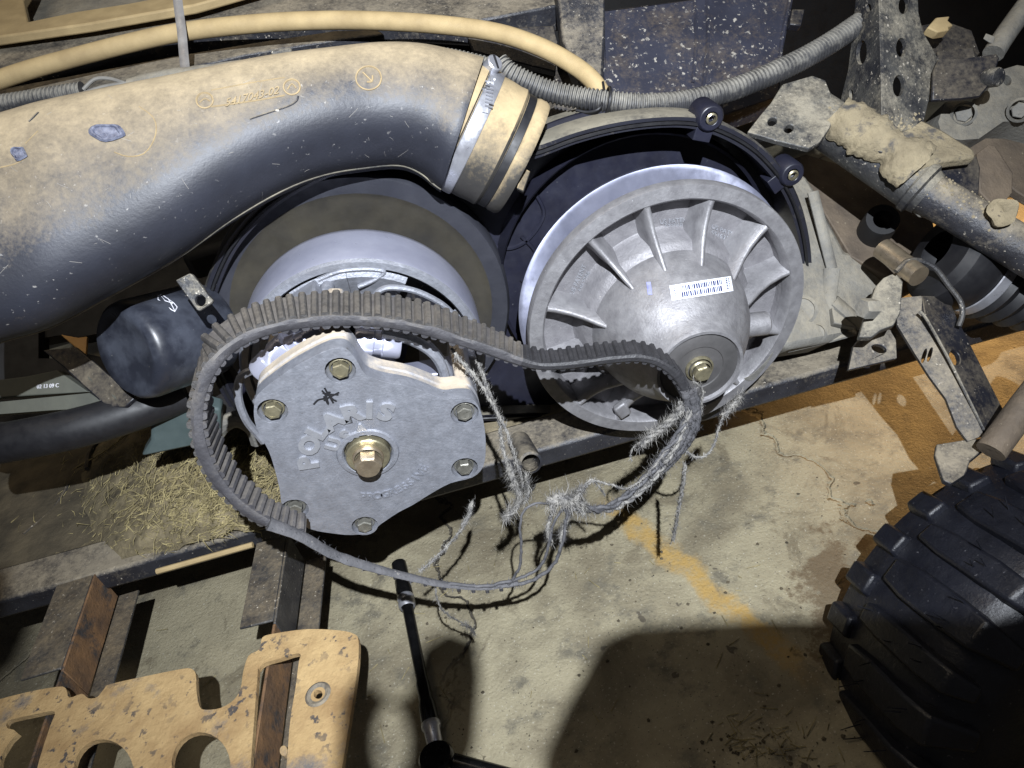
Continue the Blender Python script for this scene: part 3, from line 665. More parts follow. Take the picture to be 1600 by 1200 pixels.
# one cog mesh shared by every cog; placed along both faces of the band
mb = MB(); prof = [(-.0036, -.001), (-.0028, .0020), (-.0016, .0031), (.0014, .0032), (.0026, .0022), (.0035, -.001)]
mb.loft([[V((a, y, b)) for a, b in prof] for y in (0, .5, 1)])
cm = mb.build("cog_source", "cog"); cme = cm.data; bpy.data.objects.remove(cm)
cme.name = "cog"
cmd = cme.copy(); cmd.materials.clear(); cmd.materials.append(MT['belt'])
cmk = cme.copy(); cmk.materials.clear(); cmk.materials.append(MT['belt_black'])
dist = 0; last = bp[0]; nxt = .004
bo = V(BE["_o"])
cogm = []
for i in range(1, len(bp)):
    seg = (bp[i] - bp[i - 1]).length
    while dist + seg > nxt:
        f = (nxt - dist) / seg; p = bp[i - 1].lerp(bp[i], f); k = bk[i - 1]; t, wd, nn = fr[i]; i_ = i
        hw = HWB * 2 * k; th = TH * (1 if i_ < 6 * 15 else .55 + .45 * k)
        for sgn in (1, -1):
            if i < 6 * 24 or sgn > 0:
                
                y = wd * hw * random.uniform(.95, 1.0)
                sc_ = random.uniform(.80, .98) * (1 if i < 6 * 15 else .8)
                m4 = Matrix((t * (1 if sgn > 0 else -1) * sc_, y, nn * sgn * sc_)).transposed().to_4x4(); m4.translation = p + nn * (sgn * th * .95) - bo + wd * random.uniform(0, .001)
                o = bpy.data.objects.new("cog", cmk if i > ks else cme if sgn > 0 else cmd); C.objects.link(o); o.parent = BE; o.matrix_local = m4
        nxt += .0073
    dist += seg
def fuzz(mb, pts, r, n, ln, wdt=.00026):
    for _ in range(n):
        p = random.choice(pts); d = V((random.gauss(0, 1), random.gauss(0, 1), random.gauss(0, 1))).normalized()
        p = p + d * r * .8; l = random.uniform(.3, 1) * ln
        b = p + d * l * .6 + V((random.gauss(0, 1), random.gauss(0, 1), random.gauss(0, 1))) * l * .3
        sd = d.cross(V((.3, .5, .7))).normalized() * wdt; md = (p + b) / 2 + V((random.gauss(0, 1), random.gauss(0, 1), random.gauss(0, 1))) * l * .12
        mb.add([p - sd, p + sd, md + sd * .8, md - sd * .8, b], [(0, 1, 2, 3), (3, 2, 4)])
def cord(px, r, nf=60, m="cord", ln=.006, strands=2, pitch=.012, name="frayed_cord", taper=.7, jit=.0011):
    r *= .78; nf = int(nf * 3.2); ln *= 1.2
    base = sm([M(*p) for p in px], 8); base = resample(base, .0015); 
    mb = MB()
    for s_ in range(strands):
        pts = []
        for i, p in enumerate(base):
            t = (base[min(i + 1, len(base) - 1)] - base[max(i - 1, 0)]).normalized(); a = V((0, -1, 0)); a = (a - t * a.dot(t)).normalized(); b = t.cross(a)
            ph = 2 * pi * (i * .0015 / pitch + s_ / strands)
            rr = r * .5 if strands > 1 else 0
            pts.append(p + (a * cos(ph) + b * sin(ph)) * rr + MN.noise_vector(p * 150) * jit)
        n_ = len(pts)
        if n_ < 3: continue
        mb.tube(pts, [r * (.62 if strands > 1 else 1) * (1 - (1 - taper) * i / n_) * (1 + .25 * MN.noise(pts[i] * 600)) for i in range(n_)], 7)
    fuzz(mb, base, r, nf, ln)
    o = mb.build(name, m, BE, ang=1.2); o["kind"] = "stuff"; return o
# thin torn strip that runs on from the cut end
tp = [(420, 818, .044), (470, 838, .046), (520, 866, .048), (575, 885, .050), (640, 902, .052), (700, 914, .054), (760, 918, .055), (810, 910, .055)]
base = sm([M(*p) for p in tp], 8); mb = MB(); n_ = len(base)
mb.tube(base, [(.0062 - .0042 * i / n_) * (1 + .2 * MN.noise(base[i] * 120)) for i in range(n_)], 8, flat=.6)
fuzz(mb, base, .004, 420, .006); mb.build("torn_strip", "cord_dark", BE, ang=1.0)
for i in range(16):
    p = base[int((.08 + .055 * i) * n_)]; mb = MB(); mb.box(p + V((0, .001, -.0028)), V((.0016, 0, -.0004)), (0, .0035, 0), (.0004, 0, .0022)); mb.build("torn_cog", "belt", BE, bev=.0006)
CD = "cord_dark"
cord([(700, 913, .054), (760, 915, .056), (815, 902, .056), (845, 884, .055), (858, 850, .053), (866, 815, .05), (880, 792, .047)], .0021, 60, CD, .004, 1)
cord([(760, 918, .055), (820, 912, .057), (862, 885, .057), (878, 850, .055), (884, 815, .05), (888, 790, .046)], .0023, 60, CD, .004, 1)
cord([(795, 914, .056), (812, 885, .056), (815, 850, .054), (812, 820, .05), (820, 797, .047), (838, 787, .046), (862, 788, .045), (885, 788, .045)], .0017, 50, CD, .004, 1)
cord([(866, 796, .046), (858, 815, .048), (856, 835, .05), (862, 848, .051)], .0024, 130, "cord", .007)
cord([(892, 800, .046), (882, 820, .048), (876, 842, .05)], .0026, 130, "cord", .008)
# knot and the bundle that climbs back to the belt
cord([(858, 786, .045), (878, 780, .045), (900, 786, .044), (915, 796, .043)], .0060, 420, "cord", .011, 3, .02)
cord([(900, 780, .044), (905, 768, .044), (912, 762, .043)], .0040, 160, "cord", .008)
cord([(880, 792, .045), (915, 795, .044), (950, 792, .040), (985, 770, .036), (1010, 745, .031), (1035, 712, .025), (1058, 680, .020), (1072, 655, .017)], .0042, 220, CD, .007, 2, .03)
cord([(905, 790, .044), (940, 798, .040), (975, 786, .036), (1012, 758, .031), (1045, 715, .025), (1066, 675, .02), (1078, 640, .016)], .0036, 260, "cord", .007, 2, .02)
cord([(912, 766, .043), (925, 752, .043), (950, 756, .041), (975, 763, .038), (1000, 752, .035), (1025, 725, .03), (1045, 700, .024)], .0014, 90, "cord", .005, 2, .008)
cord([(900, 776, .044), (922, 750, .042), (935, 758, .041), (945, 775, .041)], .0012, 60, "cord", .005)
for dx, wv, r in ((-6, .020, .0046), (2, .018, .0050), (8, .015, .0042)):
    cord([(1076 + dx, 610, .012), (1082 + dx, 640, .014), (1080 + dx, 665, .016), (1066 + dx, 695, wv), (1044 + dx, 720, wv + .004), (1020 + dx, 742, wv + .008)], r, 180, CD, .006, 1)
cord([(1068, 632, .012), (1052, 652, .012), (1035, 668, .012), (1015, 682, .013), (1000, 697, .014)], .0048, 420, "cord", .009, 3, .022)
cord([(1000, 694, .014), (990, 700, .014), (985, 712, .014), (987, 722, .015)], .0010, 26, "cord", .004)
cord([(1050, 700, .02), (1036, 716, .02), (1020, 735, .022), (1012, 748, .024)], .0048, 300, "cord", .008, 2)
cord([(1072, 706, .018), (1090, 715, .016), (1108, 708, .014), (1118, 688, .012), (1126, 660, .010), (1135, 643, .009)], .0016, 120, "cord", .005, 2, .008)
cord([(1132, 648, .009), (1145, 632, .008), (1158, 618, .007)], .0032, 220, "cord", .008, 3)
cord([(1083, 596, .004), (1096, 606, .004), (1098, 625, .006), (1094, 650, .008)], .0013, 70, "cord", .005)
cord([(1070, 726, .016), (1068, 752, .014), (1062, 785, .010), (1056, 818, .005), (1051, 845, .0)], .0024, 190, "cord", .0065, 2, .014)
# long strands hanging beside the cover plate
cord([(705, 545, -.03), (722, 566, -.026), (745, 592, -.02), (765, 624, -.012), (786, 660, -.004), (800, 700, .004), (812, 736, .01), (818, 762, .014)], .0019, 300, "cord", .006, 2, .010)
cord([(745, 562, -.03), (756, 590, -.024), (768, 625, -.016), (780, 655, -.008), (785, 700, 0), (796, 735, .008), (806, 762, .012)], .0021, 320, "cord", .006, 2, .010)
cord([(796, 735, .01), (806, 760, .013), (812, 778, .016), (804, 795, .018), (786, 812, .02)], .0034, 330, "cord", .011, 3, .02)
cord([(822, 745, .012), (826, 765, .014), (820, 785, .016)], .0022, 120, "cord", .010)
cord([(738, 782, -.02), (735, 800, -.012), (722, 826, .002), (700, 852, .018), (676, 876, .034), (655, 893, .046)], .0017, 190, "cord", .005, 2, .008)
cord([(737, 786, -.02), (732, 806, -.01), (722, 822, 0)], .0026, 140, "cord", .005)
cord([(680, 915, .05), (683, 936, .046), (692, 955, .04), (712, 968, .032), (735, 980, .024)], .0012, 60, "cord", .004, 2, .007)
cord([(722, 974, .028), (736, 982, .024), (742, 994, .022)], .0018, 60, "cord", .006)
# ------------------------------------------------------------------ lower frame rail, arms, foot pan
rz0, rz1, rwf, rwb = -.214, -.186, -.15, -.205
RA = MB(); 
secs = []
for i in range(61):
    x = -.85 + 1.75 * i / 60
    z0 = rz0 + .01 * max(0, -x - .3); z1 = rz1 + .01 * max(0, -x - .3)
    secs.append([V((x, -rwf, z0)), V((x, -rwf, z1)), V((x, -rwb, z1)), V((x, -rwb, z0))])
RL = RA.loft(secs).build("frame_rail", "frame", None, base=(0, .17, rz0), bev=.004)
tag(RL, "dirt covered black lower frame rail running full width under both clutches", "frame rail")
mb = MB(); mb.plate([V((.02, .215, -.204)), V((.36, .215, -.204)), V((.36, .36, -.204)), V((.02, .36, -.204))], (0, 0, .004))
SK = mb.build("ledge", "mud", None, base=(.2, .26, -.2)); SK.name = "rail_ledge"
tag(SK, "dirt caked steel ledge behind the rail below the clutch housing", "frame plate")
c = M(828, 725, -.12); mb = MB(); a = M(800, 672, -.19) - M(828, 722, -.10); a.normalize()
mb.lathe([(.0100, -.001), (.0128, 0), (.0132, .004), (.0132, .06), (.0100, .06), (.0098, .003)], M(829, 723, -.115), a, n=28)
tag(mb.build("drain_tube", "frame", None, base=c, ang=.8), "short open black tube stub beside the cover plate", "tube")
# channel arms reaching towards the foot pan
def arm(name, px_in, px_out, wdt, label, z=-.186, wm="rust"):
    a = H(*px_in, z); b = H(*px_out, z); d = (b - a).normalized(); s_ = d.cross(V((0, 0, 1)))
    T = thing(name, label, "frame arm", a, "channel arms from the rail to the foot pan"); t = .0028
    L_ = (b - a).length
    mb = MB(); mb.plate([a - s_ * wdt, a + s_ * wdt, b + s_ * wdt, b - s_ * wdt], (0, 0, -t)); mb.build("top_flange", "arm", T, bev=.0012)
    e = a + d * (L_ + .19)
    q0 = a + s_ * (-wdt); 
    off = s_ * (wdt + .0005); dn = V((0, 0, -.045)); m_ = b + d * .004
    MB().plate([a - off, m_ - off, m_ - off + dn, a - off + dn], -s_ * t).build("web", wm, T, bev=.001)
    MB().plate([m_ - off, e - off, e - off + dn, m_ - off + dn], -s_ * t).build("web", "rust", T, bev=.001)
    w0 = wdt + .004
    mb = MB(); mb.plate([a - s_ * w0 + V((0, 0, -.045)), e - s_ * w0 + V((0, 0, -.045)), e - s_ * (w0 + .024) + V((0, 0, -.045)), a - s_ * (w0 + .024) + V((0, 0, -.045))], (0, 0, -t)); mb.build("bottom_flange", "arm", T, bev=.001)
    return T
arm("channel_arm", (118, 903), (63, 1054), .021, "left dirty channel arm with rusty web running down to the foot pan")
arm("channel_arm", (424, 842), (400, 976), .017, "right speckled grey channel arm between the belt and the foot pan", wm="arm")
ZP = -.178
pan = [(-60, 1112), (-20, 1098), (40, 1082), (90, 1073), (103, 1076), (108, 1090), (128, 1084), (138, 1091), (152, 1089), (163, 1076), (172, 1069), (230, 1056), (285, 1045), (299, 1045), (306, 1054), (307, 1080), (312, 1104), (322, 1109), (345, 1106), (366, 1093), (376, 1075), (380, 1050), (388, 1025), (402, 1017), (407, 1010), (410, 996), (428, 990), (480, 983), (530, 985), (552, 990), (560, 1000), (559, 1040), (549, 1110), (533, 1210), (515, 1330), (-60, 1330)]
f = lambda x, y: H(x, y, ZP)
def rr_(pts, k=3): return [f(x, y) for x, y, _ in sm2(pts, k, True)]
holes = [oval(f, 162, 1207, 47, 52, -.2, 28), oval(f, 314, 1196, 46, 52, -.1, 28), oval(f, 497, 1085, 7, 7), oval(f, 443, 1173, 6, 8),
         rr_([(402, 1060), (404, 1046), (413, 1036), (440, 1028), (463, 1021), (470, 1024), (467, 1034), (461, 1080), (452, 1140), (440, 1300), (432, 1308), (392, 1308), (385, 1296)]),
         rr_([(10, 1130), (18, 1124), (50, 1117), (80, 1111), (86, 1116), (80, 1130), (62, 1185), (48, 1240), (30, 1290), (-8, 1290), (2, 1180), (28, 1146), (12, 1138)], 2)]
FP = thing("foot_pan", "tan dust covered steel foot pan with cut out holes and slots", "foot pan", H(300, 1150, ZP))
MB().plate([f(*p) for p in [(x, y) for x, y, _ in sm2(pan, 3, True)]], (0, 0, -.0055), holes).build("pan_plate", "pan", FP, bev=.0020, seg=3, ang=.5)
for x, y, r in ((497, 1085, 14),):
    MB().lathe([(.0065, .0003), (.0095, .0018), (.0115, .0004)], H(x, y, ZP), (0, 0, 1), n=24).build("dimple_ring", "frame", FP)
# extension bar lying on the floor
a = H(628, 905, ZF + .022); b = H(690, 1215, ZF + .022); d = (b - a).normalized()
EX = thing("socket_extension", "black chrome socket extension bar on a ratchet, under the torn belt strip", "socket wrench", a)
e0 = a - d * .028
mb = MB().lathe([(.006, 0), (.0095, .002), (.0098, .022), (.0085, .025), (.0085, .030), (.0098, .032), (.0100, .052), (.009, .056)], e0, d, n=24, caps=True); mb.build("socket", "darksteel", EX)
mb = MB().lathe([(.0098, .056), (.0106, .058), (.0106, .062), (.0094, .064), (.0106, .066), (.0106, .070), (.0085, .074)], e0, d, n=24); mb.build("knurled_ring", "steel", EX)
Lx = (b - a).length
mb = MB().lathe([(.0072, .072), (.0066, .08), (.0066, Lx * .68), (.0078, Lx * .70), (.0078, Lx * .78), (.0095, Lx * .80), (.0098, Lx * .88)], e0, d, n=24); mb.build("bar", "darksteel", EX)
mb = MB().lathe([(.0098, Lx * .88), (.0104, Lx * .885), (.0104, Lx * .90), (.0086, Lx * .91), (.0080, Lx * .98)], e0, d, n=24); mb.build("drive_collar", "steel", EX)
mb = MB().lathe([(0, -.014), (.0165, -.014), (.018, -.012), (.018, .010), (.016, .013), (0, .013)], e0 + d * (Lx * 1.05), (0, .2, 1), n=32); mb.build("ratchet_head", "darksteel", EX)
mb = MB().tube([e0 + d * (Lx * 1.05) + V((.012, -.002, 0)), e0 + d * (Lx * 1.05) + V((.10, -.05, 0)), e0 + d * (Lx * 1.05) + V((.18, -.085, 0))], [.009, .008, .012], 14); mb.build("handle", "darksteel", EX)
ENG = thing("engine", "black engine with olive grey strips and shaded side panels under the duct", "engine", (.1, .45, -.15))
# ------------------------------------------------------------------ belly plate, dirt, straw
mb = MB(); mb.plate([V((-.80, .21, -.206)), V((.55, .21, -.206)), V((.55, .62, -.206)), V((-.80, .62, -.206))], (0, 0, -.004), [[V((-.66, .50, -.206)), V((-.52, .50, -.206)), V((-.52, .60, -.206)), V((-.66, .60, -.206))]])
tag(mb.build("belly_plate", "dirt_dark", None, base=(-.1, .4, -.21), smooth=False), "dirt covered belly plate behind the lower frame rail", "skid plate")
def mound(px):
    x, y = px
    k = math.exp(-(((x - 325) / 110) ** 2 + ((y - 765) / 88) ** 2))
    return k
mb = MB(); g = []
for j in range(46):
    row = []
    for i in range(60):
        x = -60 + i * 9.3; y = 630 + j * 6.2
        p = H(x, y, -.198); k = mound((x, y)); q_ = H(x, y, -.182); ramp = min(1, max(0, (.222 - q_.y) / .02)); ramp = ramp * min(1, k * 2.2 + (.86 + .10 * MN.noise(p * 40)) * min(1, max(0, (300 - x) / 60)) * min(1, max(0, (q_.y - .150) / .012))); p = p.lerp(q_, ramp)
        p.z += .046 * k + (MN.noise(p * 38) * .014 + MN.noise(p * 110) * .007 + MN.noise(p * 300) * .003) * (.2 + k) + .004 * (k > .05) - .014 * max(0, .12 - k) / .12
        if q_.y < .147 + .004 * MN.noise(p * 90) and g: p = g[-1][i] + V((0, -.0004, -.0015))
        row.append(p)
    g.append(row)
mb.loft(g, False, False)
DP = mb.build("dirt_pile", "dirt", None, base=H(320, 760, -.2), ang=2.0); tag(DP, "heap of dirt and chopped straw piled on the rail left of the belt", "dirt pile", kind="stuff")
tdp = bvh(DP)
sb = MB()
for _ in range(5200):
    x = random.gauss(325, 82); y = random.gauss(752, 62)
    if not (60 < x < 470 and 636 < y < 868): continue
    if _ > 4900: x = random.uniform(20, 330); y = random.uniform(660, 860)
    p = hit(tdp, x, y, random.uniform(.0005, .004))
    if not p: continue
    l = random.choice((.006, .008, .010, .014, .02, .03)) * random.uniform(.6, 1.2); a = random.gauss(.5, 1.0); el = random.gauss(.05, .4)
    d = V((cos(a) * cos(el), sin(a) * cos(el), sin(el))) * l; wd = random.choice((.0002, .0003, .0004, .0006)); s_ = d.normalized().cross(V((0, -.5, 1)).normalized()).normalized() * wd
    m_ = p + d * .5 + V((random.gauss(0, .08), random.gauss(0, .08), random.gauss(.05, .08))) * l; q = p + d; up = V((0, -.3, .9)) * wd
    sb.add([p - s_, p + s_, m_ + s_, m_ - s_, q, p + up, m_ + up], [(0, 1, 2, 3), (3, 2, 4), (0, 3, 6, 5), (1, 5, 6, 2)])
tag(sb.build("loose_straw", "straw", None, base=H(320, 760, -.2), smooth=False), "loose chopped straw scattered on the dirt heap", "straw", kind="stuff")
for px, r in (([(20, 820), (70, 780), (120, 735), (160, 712), (225, 665)], .0010), ([(40, 838), (85, 800), (110, 760)], .0026), ([(140, 735), (143, 708), (170, 668)], .003)):
    q = [hit(tdp, x, y, .004) or H(x, y, -.19) for x, y in px]
    tag(MB().tube(sm(q, 5), r, 7).build("straw_stalk", "straw" if r < .002 else "arm", None, base=q[0]), {.0010: "single long thin straw lying across the dirt", .0026: "bent brown stalk at the shaded left end of the dirt", .003: "short brown stalk standing beneath the oil filter"}[r], "stalk")
mb = MB(); q = sm([M(245 + 150 * t, 893 - 42 * t, -.128) for t in (0, .5, 1)], 4); mb.tube(q, .0032, 8)
tag(mb.build("fuel_line", "hose", None, base=q[0]), "thin tan line running along the front of the rail left of the belt", "pipe")
mb = MB(); mb.plate([M(x, y, -.18) for x, y in ((236, 648), (300, 628), (345, 640), (345, 685), (290, 700), (220, 714), (235, 690))], (0, .02, 0))
tag(mb.build("plastic_guard", "green", None, base=M(280, 670, -.19), bev=.003), "grey green plastic guard beside the left bend of the belt", "guard")
mb = MB(); q = sm([M(x, y, -.2) for x, y in ((330, 700), (345, 668), (370, 655), (395, 668), (404, 690))], 5); mb.tube(q, .009, 10)
mb.build("mount_arm", "case", ENG)
# ------------------------------------------------------------------ left side under the duct
fa = (R3 @ V((.46, -.30, .80))).normalized(); fc = D(196, 552, .655)
OF = thing("oil_filter", "smudged black oil filter can hanging under the air duct", "oil filter", fc)
mb = MB().lathe([(0, .004), (.012, .0045), (.030, .003), (.039, .0), (.0445, .006), (.0462, .014), (.0462, .085), (.044, .09)], fc, fa, n=64); ofb = mb.build("filter_can", "filter", OF, ang=1.2)
tof = bvh(ofb); mb = MB()
for px in ([(247, 462), (252, 460), (258, 464), (272, 474), (277, 480), (273, 487), (268, 484), (247, 468), (247, 462)], [(250, 461), (258, 470), (270, 474)], [(262, 466), (268, 476), (273, 486)]):
    drape_line(mb, tof, px, .0005, .0, 5, 1)
mb.build("printed_mark", "white", OF)
def dpl(name, m, pts, p3, thick, label=None, cat=None, holes=(), parent=None, bev=.0012, group=None, noise=0):
    f, n_ = plane3(*p3); mb = MB(); mb.plate([f(*p) for p in pts], -n_ * thick, holes=[oval(f, *h) for h in holes])
    b = None if parent else f(*pts[0])
    o = mb.build(name, m, parent, base=b, bev=bev, noise=noise)
    if label: tag(o, label, cat, group)
    return o, f, n_
o, f, n_ = dpl("strip", "strip", [(-40, 598), (40, 588), (88, 578), (137, 612), (60, 617), (-40, 624)], ((0, 600, .76), (137, 612, .74), (88, 578, .75)), .012, parent=ENG)
vs, fs = text_geo("02 13 09 C", .0); mb = MB(); solid(mb, [f(75 + 7.6 * v.x + .6 * v.y, 603 - 9 * (v.y - .35) - .5 * v.x) + n_ * .0006 for v in vs], fs, -n_ * .0008); mb.build("stamped_code", "white", o, smooth=False)
dpl("strip", "strip", [(-40, 632), (60, 622), (140, 614), (172, 636), (80, 641), (-40, 650)], ((0, 630, .75), (137, 614, .73), (88, 640, .735)), .012, parent=ENG)
o, f, n_ = dpl("rubber_strap", "frame_dark", [(66, 547), (118, 542), (140, 560), (210, 622), (196, 636), (166, 636), (100, 575)], ((66, 547, .745), (118, 542, .74), (166, 636, .715)), .006, "black rubber strap crossing diagonally behind the oil filter", "strap")
for (x, y) in ((100, 560), (142, 592), (180, 620)):
    vs, fs = text_geo("III", .0); mb = MB(); solid(mb, [f(x + 9 * v.x - 3 * v.y, y + 7 * v.x - 8 * v.y + 3) + n_ * .0006 for v in vs], fs, -n_ * .0008); mb.build("strap_print", "strip", o, smooth=False)
q = sm([D(-40, 700, .73), D(80, 678, .72), (D(180, 652, .73)), D(290, 612, .75)], 5)
tag(MB().tube(q, .020, 20).build("lower_pipe", "black", None, base=q[0]), "thick black pipe sloping above the dirt heap under the oil filter", "pipe")
o, f, n_ = dpl("mount_tab", "frame_grey", [(274, 438), (296, 427), (301, 430), (333, 470), (331, 474), (312, 487), (307, 485)], ((274, 438, .600), (296, 427, .600), (312, 487, .605)), .005, "scuffed steel tab with round hole between duct and housing", "bracket", holes=[(313, 470, 8, 9)])
dpl("side_panel", "dark", [(-60, 520), (60, 505), (60, 560), (110, 560), (170, 640), (100, 660), (-60, 700)], ((0, 600, .82), (100, 520, .84), (100, 660, .80)), .02, parent=ENG, bev=0)
dpl("side_panel", "dark", [(60, 480), (330, 380), (330, 530), (290, 500), (160, 520), (122, 527), (96, 523), (60, 530)], ((60, 500, .86), (330, 420, .86), (130, 600, .83)), .02, parent=ENG, bev=0)
dpl("side_panel", "dark", [(133, 600), (132, 552), (170, 560), (300, 500), (360, 560), (380, 650), (250, 660), (170, 640)], ((60, 600, .86), (330, 520, .86), (130, 650, .83)), .02, parent=ENG, bev=0)
for (x, y, r, L_) in ((318, 548, .006, .03),):
    mb = MB(); hexhead(mb, D(x - 6, y, .74), .008, .03, axis=R3 @ V((1, -.1, 0))); tag(mb.build("engine_bolt", "steel", None, base=D(x, y, .74)), "bright hex fitting between the oil filter and the housing", "bolt")
# ------------------------------------------------------------------ engine mass and bulkhead
MB().box((.10, .52, -.04), (.30, 0, 0), (0, .16, 0), (0, 0, .10)).build("block", "dark", ENG, bev=.01)
mb = MB(); mb.plate([V((-1.6, 1.02, -.30)), V((2.2, 1.02, -.30)), V((2.2, 1.02, 1.2)), V((-1.6, 1.02, 1.2))], (0, .02, 0))
tag(mb.build("bulkhead", "dark", None, base=(.2, 1, .5), smooth=False), "dark body panel closing the far side of the engine bay", "body panel")
# ------------------------------------------------------------------ top: rails, hose, looms, shroud
UR = thing("upper_frame", "scratched dark upper frame rail with tan dusty flange behind the hose", "frame rail", D(300, 40, .8))
o, f, n_ = dpl("rail", "frame", [(-40, 64), (130, 40), (272, 14), (420, -10), (560, -40), (900, -40), (885, 5), (740, 32), (650, 27), (540, 20), (400, 38), (272, 58), (100, 96), (-40, 122)], ((0, 65, .80), (560, 10, .82), (300, 60, .79)), .03, parent=UR, bev=.003)
dpl("flange", "hose", [(-40, -40), (60, -40), (36, 0), (44, 34), (130, 16), (200, 5), (300, -14), (400, -40), (470, -40), (300, 8), (140, 36), (-40, 62)], ((0, 40, .79), (300, 0, .80), (0, 0, .84)), .01, parent=UR, bev=.002)
dpl("inner_panel", "case", [(20, -60), (480, -60), (300, 20), (20, 50)], ((0, 40, .88), (300, 0, .88), (0, 0, .92)), .01, parent=UR, bev=0)
o, f, n_ = dpl("inner_rail", "frame", [(-40, 146), (100, 120), (280, 86), (400, 66), (520, 48), (590, 46), (600, 52), (520, 62), (380, 85), (300, 104), (160, 134), (-40, 172)], ((0, 150, .76), (560, 50, .78), (300, 110, .755)), .02, "narrow dirty rail between the tan hose and the duct", "frame rail", bev=.002)
o, f, n_ = dpl("moulded_panel", "frame_dark", [(300, 100), (520, 62), (610, 48), (860, 80), (930, 150), (930, 260), (560, 200), (300, 150)], ((300, 120, .84), (860, 100, .88), (600, 200, .82)), .02, parent=UR, bev=0)
vs, fs = text_geo("984", .0); mb = MB(); solid(mb, [f(392 + 16 * v.x + 2 * v.y, 91 - 19 * (v.y - .35) - 3 * v.x) + n_ * .001 for v in vs], fs, -n_ * .0015); mb.build("moulded_number", "ring", o, smooth=False)
dpl("side_bracket", "frame_dark", [(730, 58), (800, 42), (865, 40), (872, 66), (868, 112), (740, 80)], ((730, 58, .80), (865, 40, .80), (868, 112, .79)), .01, "dull dark bracket plate behind the curve of the tan hose", "bracket")
dpl("upright_post", "frame", [(868, -30), (945, -30), (946, 60), (942, 140), (925, 150), (905, 130), (878, 60)], ((870, 0, .78), (945, 0, .78), (930, 140, .765)), .03, "mud splashed upright post above the end of the tan hose", "frame post", bev=.003)
dpl("splash_strip", "frame", [(880, 150), (945, 150), (935, 240), (905, 250), (870, 210), (852, 222), (840, 190)], ((870, 150, .80), (945, 150, .80), (900, 240, .78)), .01, "dusty webbing strip in the gap beneath the post", "strip", noise=.002)
SH = thing("engine_shroud", "black speckled plastic shroud box behind the corrugated loom", "shroud", D(1080, 80, .82))
o, f, n_ = dpl("side_face", "shroud", [(940, -20), (945, 15), (1085, -2), (1100, -30), (1245, -30), (1240, 0), (1225, 75), (1218, 150), (1100, 190), (960, 200), (944, 130)], ((945, 10, .80), (1240, 0, .82), (1000, 150, .775)), .04, parent=SH, bev=.003)
for px in ([(1085, 0), (1088, 60), (1082, 130)], [(1104, -10), (1106, 60), (1098, 140)], [(1235, -10), (1222, 60), (1214, 120)]):
    MB().tube(sm([f(*p) + n_ * .0005 for p in px], 4), .0022, 6).build("moulded_rib", "shroud", SH)
dpl("clip", "frame_dark", [(1238, 14), (1258, 14), (1252, 40), (1234, 38)], ((1238, 14, .80), (1258, 14, .80), (1250, 40, .795)), .01, parent=SH)
q = sm([D(-60, 146, .735), D(30, 114, .735), D(100, 94, .735), D(200, 68, .735), D(285, 50, .735), D(400, 37, .735), D(500, 32, .735), D(600, 33, .735), D(700, 40, .735), D(780, 52, .73), D(845, 74, .725), D(895, 101, .72), D(925, 125, .715), D(941, 148, .715)], 8)
HS = tag(MB().tube(q, .0088, 22).build("dusty_hose", "hose", None, base=q[0]), "long tan dusty rubber hose arching across the top above the duct", "hose")
def loom(px, r, label, m="loom"):
    base = resample(sm([D(*p) for p in px], 8), .0010); rad = []
    for i in range(len(base)): rad.append(r * (1 if i % 4 < 2 else .86))
    o = MB().tube(base, rad, 14).build("corrugated_loom", m, None, base=base[0], ang=.5)
    return tag(o, label, "cable loom", "corrugated cable looms")
loom([(780, 100, .70), (800, 117, .70), (850, 140, .705), (900, 152, .705), (950, 159, .70), (1010, 164, .70), (1075, 158, .705), (1150, 138, .71), (1230, 104, .715), (1290, 72, .725), (1345, 35, .735)], .0108, "thick corrugated loom sweeping up right from the hose end to the post")
loom([(485, 92, .72), (530, 86, .72), (600, 82, .715), (660, 82, .712), (720, 90, .706), (785, 106, .703)], .0068, "thin corrugated loom just above the duct bend")
loom([(-40, 170, .70), (40, 158, .70), (90, 150, .70), (132, 143, .70)], .0095, "short corrugated loom at the left edge above the duct")
for k, px in enumerate(([(130, 140), (148, 124), (172, 123), (200, 132), (214, 138)], [(130, 146), (160, 136), (190, 131), (216, 128)], [(132, 150), (165, 140), (200, 137), (222, 133)], [(340, 112), (380, 109), (420, 104), (470, 98)], [(340, 116), (380, 113), (430, 107)])):
    q = sm([D(x, y, .70) for x, y in px], 6)
    tag(MB().tube(q, .0018, 8).build("wire", "wire", None, base=q[0]), ["looping grey wire leaving the left corrugated loom", "grey wire second from the left loom running to the tape", "lowest grey wire of the three leaving the left loom", "upper thin wire along the taped harness behind the duct", "lower thin wire along the taped harness behind the duct"][k], "wire", "loose harness wires")
q = sm([D(205, 138, .705), D(260, 124, .705), (D(320, 116, .705)), D(420, 103, .71), D(490, 92, .715)], 6)
tag(MB().tube(q, [.0085 + .0012 * MN.noise(p * 80) for p in q], 12).build("taped_harness", "case", None, base=q[0]), "grey taped wiring harness lying behind the top of the duct", "harness")
MB().box(D(443, 88, .70), R3 @ V((.010, -.0015, 0)), R3 @ V((.001, .005, 0)), R3 @ V((0, 0, .006))).build("harness_connector", "frame_grey", None, base=D(443, 88, .7), bev=.002); tag(bpy.data.objects["harness_connector"], "small grey plug connector on the harness above the duct", "connector")
q = [D(276, -14, .715), D(280, 20, .715), D(284, 50, .712), D(287, 85, .708), D(291, 124, .70)]
tag(MB().tube(sm(q, 4), .0044, 8, flat=.25, up=(0, -1, 0)).build("zip_strap", "ziptie", None, base=q[0], bev=0), "pale flat strap hanging down over the tan hose", "strap")
